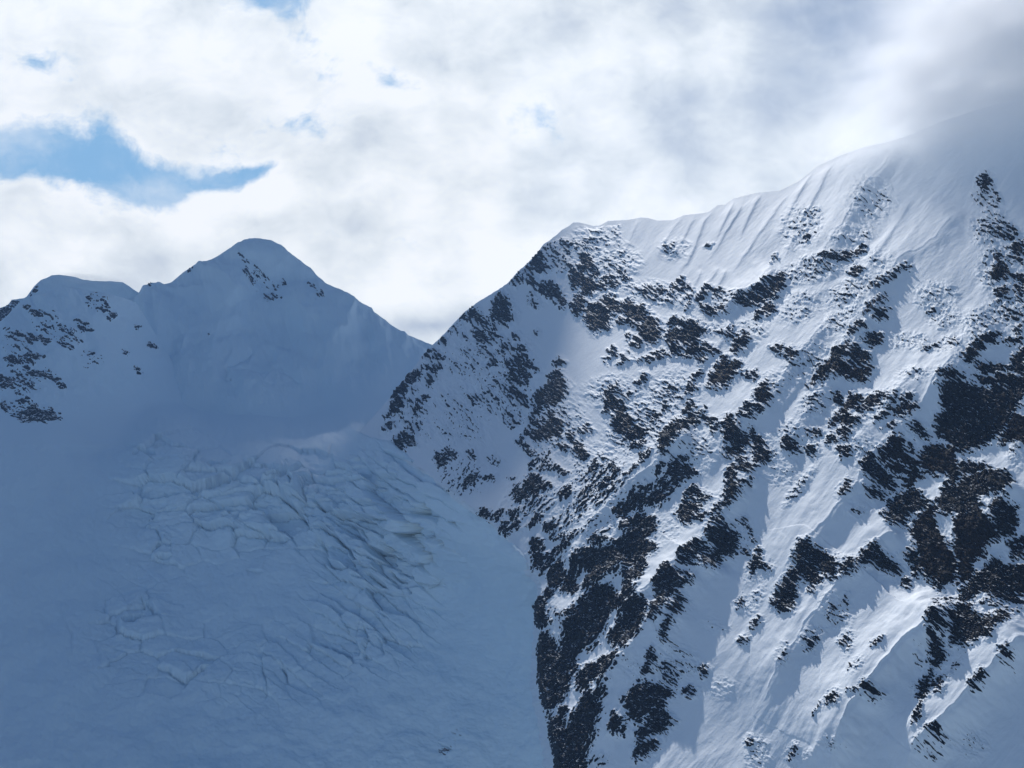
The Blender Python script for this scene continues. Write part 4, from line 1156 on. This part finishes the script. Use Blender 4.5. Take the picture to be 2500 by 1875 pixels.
def MIX(f, a, b):
    n = N(nt, 'ShaderNodeMix', data_type='RGBA')
    if isinstance(f, float): n.inputs[0].default_value = f
    else: L.new(f, n.inputs[0])
    for k, v in ((6, a), (7, b)):
        if isinstance(v, tuple): n.inputs[k].default_value = (*v, 1)
        else: L.new(v, n.inputs[k])
    return n.outputs[2]
blue = MIX(SS(.2, -.3, sv), (.235, .45, .70), (.13, .31, .58))
veil = SS(.35, .75, noise(wv, 5., 6., .6, (1, 1.4, 1), 21.))
cl = MIX(M('MULTIPLY', hole, M('MULTIPLY_ADD', veil, -.45, 1.)), cr.outputs[0], blue)
# the cloud field lies ahead; overhead and behind the sky is clear
ahead = M('MULTIPLY', SS(.55, .85, sp.outputs[1]), SS(.58, .36, sp.outputs[2]))
sc_ = N(nt, 'ShaderNodeVectorMath', operation='SCALE'); sc_.inputs[3].default_value = CLOUD_GAIN / .09; L.new(cl, sc_.inputs[0])
L.new(MIX(ahead, sky.outputs[0], sc_.outputs[0]), bg.inputs[0]); L.new(bg.outputs[0], out.inputs[0])
scn.view_settings.view_transform = 'Standard'; scn.view_settings.look = 'None'; scn.view_settings.exposure = 0.
scn.cycles.use_denoising = True
scn.cycles.max_bounces = 10; scn.cycles.diffuse_bounces = 3; scn.cycles.volume_bounces = 8

# ------------------------------------------------------------------ blue air between the mountains
def box(name, x0, x1, y0, y1, z0, z1, mat):
    V = np.array([(x, y, z) for z in (z0, z1) for y in (y0, y1) for x in (x0, x1)], float)
    Q = np.array([(0, 2, 3, 1), (4, 5, 7, 6), (0, 1, 5, 4), (2, 6, 7, 3), (0, 4, 6, 2), (1, 3, 7, 5)])
    return new_mesh(name, V, Q, mat, None, False)
hm = bpy.data.materials.new('blue air'); hm.use_nodes = True; hn = hm.node_tree; hn.nodes.clear()
ho = N(hn, 'ShaderNodeOutputMaterial'); hv = N(hn, 'ShaderNodeVolumePrincipled')
hv.inputs['Color'].default_value = (.38, .62, 1.0, 1); hv.inputs['Density'].default_value = HAZE; hv.inputs['Anisotropy'].default_value = .0
hn.links.new(hv.outputs[0], ho.inputs['Volume'])
hz = box('haze', -6700, 6700, -3200, 7600, -2300, 2100, hm)
tag(hz, None, None, None, 'stuff')

# ------------------------------------------------------------------ blowing snow and cloud torn off the crest
def vapour(name, label, c, half, rot_, dens, scale, stretch, lo, hi, aniso=.55, seed=0., kind='stuff'):
    m = bpy.data.materials.new(name + ' vapour'); m.use_nodes = True; t = m.node_tree; t.nodes.clear()
    o = N(t, 'ShaderNodeOutputMaterial'); v = N(t, 'ShaderNodeVolumePrincipled'); v.inputs['Color'].default_value = (.992, .995, 1, 1); v.inputs['Anisotropy'].default_value = aniso
    tc_ = N(t, 'ShaderNodeTexCoord'); g = N(t, 'ShaderNodeTexGradient', gradient_type='QUADRATIC_SPHERE'); t.links.new(tc_.outputs['Object'], g.inputs[0])
    mp = N(t, 'ShaderNodeMapping'); mp.inputs['Scale'].default_value = stretch; mp.inputs['Location'].default_value = (seed, seed, seed); t.links.new(tc_.outputs['Object'], mp.inputs[0])
    n_ = N(t, 'ShaderNodeTexNoise', inp={'Scale': scale, 'Detail': 4., 'Roughness': .55}); t.links.new(mp.outputs[0], n_.inputs['Vector'])
    mr = N(t, 'ShaderNodeMapRange', inp={1: lo, 2: hi}); t.links.new(n_.outputs[0], mr.inputs[0])
    gm = N(t, 'ShaderNodeMapRange', interpolation_type='SMOOTHSTEP', inp={1: 0., 2: .5}); t.links.new(g.outputs[1], gm.inputs[0])
    a_ = N(t, 'ShaderNodeMath', operation='MULTIPLY'); t.links.new(mr.outputs[0], a_.inputs[0]); t.links.new(gm.outputs[0], a_.inputs[1])
    b_ = N(t, 'ShaderNodeMath', operation='MULTIPLY', inp={1: dens}); t.links.new(a_.outputs[0], b_.inputs[0])
    t.links.new(b_.outputs[0], v.inputs['Density']); t.links.new(v.outputs[0], o.inputs['Volume'])
    nu, nv = 32, 17
    th = np.linspace(0, 2 * np.pi, nu, endpoint=False)[None]; ph = np.linspace(.001, np.pi - .001, nv)[:, None]
    P_ = np.stack([np.sin(ph) * np.cos(th), np.sin(ph) * np.sin(th), np.cos(ph) + 0 * th], -1)
    i_ = np.arange(nu * nv).reshape(nv, nu); j_ = np.roll(i_, -1, 1)
    q = np.stack([i_[:-1], i_[1:], j_[1:], j_[:-1]], -1).reshape(-1, 4)
    ob = new_mesh(name, P_.reshape(-1, 3), q, m, None, True)
    ob.location = c; ob.scale = half; ob.rotation_euler = rot_
    tag(ob, label, 'cloud', None, kind); return ob
def pt(px, py, D): dx, dz = dirs(px, py); return (dx * D, D, dz * D)
vapour('cloud', 'grey white cloud swallowing the top of the steep face at the right edge', pt(2600, 130, 2040), (570, 640, 320), (0, R(-12), 0), .029, 4.6, (1, 1, 1.4), .36, .66, .24, 3.)
vapour('snow_plume', 'bright veil of blown snow streaming from the notch in the crest', pt(2150, 330, 2330), (270, 340, 120), (0, R(-34), 0), .007, 3.6, (.7, 1, 2.2), .38, .70, .2, 8.)
vapour('snow_plume', 'thin veil of blown snow on the summit behind the shoulder', pt(215, 682, 4750), (260, 200, 45), (0, R(4), 0), .004, 2.4, (.6, 1, 2.), .32, .75, .2, 1.)

# ------------------------------------------------------------------ added cloud shapes out of view that block the sun from the basin
def shade_bank(name, a0, a1, b0, b1, dist, thick, seed, mat):
    s_ = np.array(sd_); r_ = np.array([math.cos(R(SUN_AZ)), -math.sin(R(SUN_AZ)), 0.]); u_ = np.cross(r_, s_)
    nu, nv = 160, 64
    th = np.linspace(0, 2 * np.pi, nu, endpoint=False)[None]; ph = np.linspace(.02, np.pi - .02, nv)[:, None]
    pw = lambda v, e: np.sign(v) * np.abs(v) ** e
    la = pw(np.cos(ph), .6) + 0 * th; rr = pw(np.sin(ph), .6)
    A_ = la; B_ = rr * pw(np.cos(th), .7); C_ = rr * np.sin(th)
    n1_ = fbm(th * 4 / np.pi + seed + 3 * np.cos(ph), ph * 5 + 2 * np.sin(th), 5, seed)
    k = 1 + .16 * n1_
    a = (a0 + a1) / 2 + (a1 - a0) / 2 * A_ * (1 + .04 * n1_); b = (b0 + b1) / 2 + (b1 - b0) / 2 * B_ * k; c = dist + thick * C_ * k
    P_ = a[..., None] * r_ + b[..., None] * u_ + c[..., None] * s_
    i = np.arange(nu * nv).reshape(nv, nu); j = np.roll(i, -1, 1)
    q = np.stack([i[:-1], j[:-1], j[1:], i[1:]], -1).reshape(-1, 4)
    V = np.concatenate([P_.reshape(-1, 3), [P_[0].mean(0)], [P_[-1].mean(0)]]); n_ = nu * nv
    caps = [(n_, (k_ + 1) % nu, k_, n_) for k_ in range(nu)]
    o = new_mesh(name, V, q, mat)
    return o
cm = bpy.data.materials.new('shade bank white'); cm.use_nodes = True; cn = cm.node_tree
cb = cn.nodes['Principled BSDF']; cb.inputs['Base Color'].default_value = (.9, .92, .95, 1); cb.inputs['Roughness'].default_value = 1.; cb.inputs['Specular IOR Level'].default_value = 0.
SHADE_BANKS = [(-4200, 375, -1672, -1060, 20000, 41, 'upper added cloud shape out of view, shading the basin'),
         (-4200, 320, -1852, -1681, 20300, 47, 'long thin added cloud shape out of view, shading the basin just below the upper one'),
         (-4200, 330, -2550, -1835, 20600, 59, 'lowest broad added cloud shape out of view, shading the basin'),
         (-4300, -640, -1820, -1560, 19700, 53, 'small added cloud shape out of view, closing the upper sun gap on the left'),
         (-300, 380, -1800, -1580, 19800, 61, 'small added cloud shape out of view, closing the upper sun gap on the right'),
         (-4300, -1500, -2020, -1790, 20900, 67, 'ragged added cloud shape out of view, closing the lower sun gap on the left'),
         (-800, 330, -2020, -1790, 20800, 71, 'ragged added cloud shape out of view, closing the lower sun gap on the right')]
for a0_, a1_, b0_, b1_, d_, s_, l_ in SHADE_BANKS:
    tag(shade_bank('cloud', a0_, a1_, b0_, b1_, d_, 400, s_, cm), l_, 'cloud', None, 'stuff')  # unseen sun blockers, shaped and placed only for the shade they cast
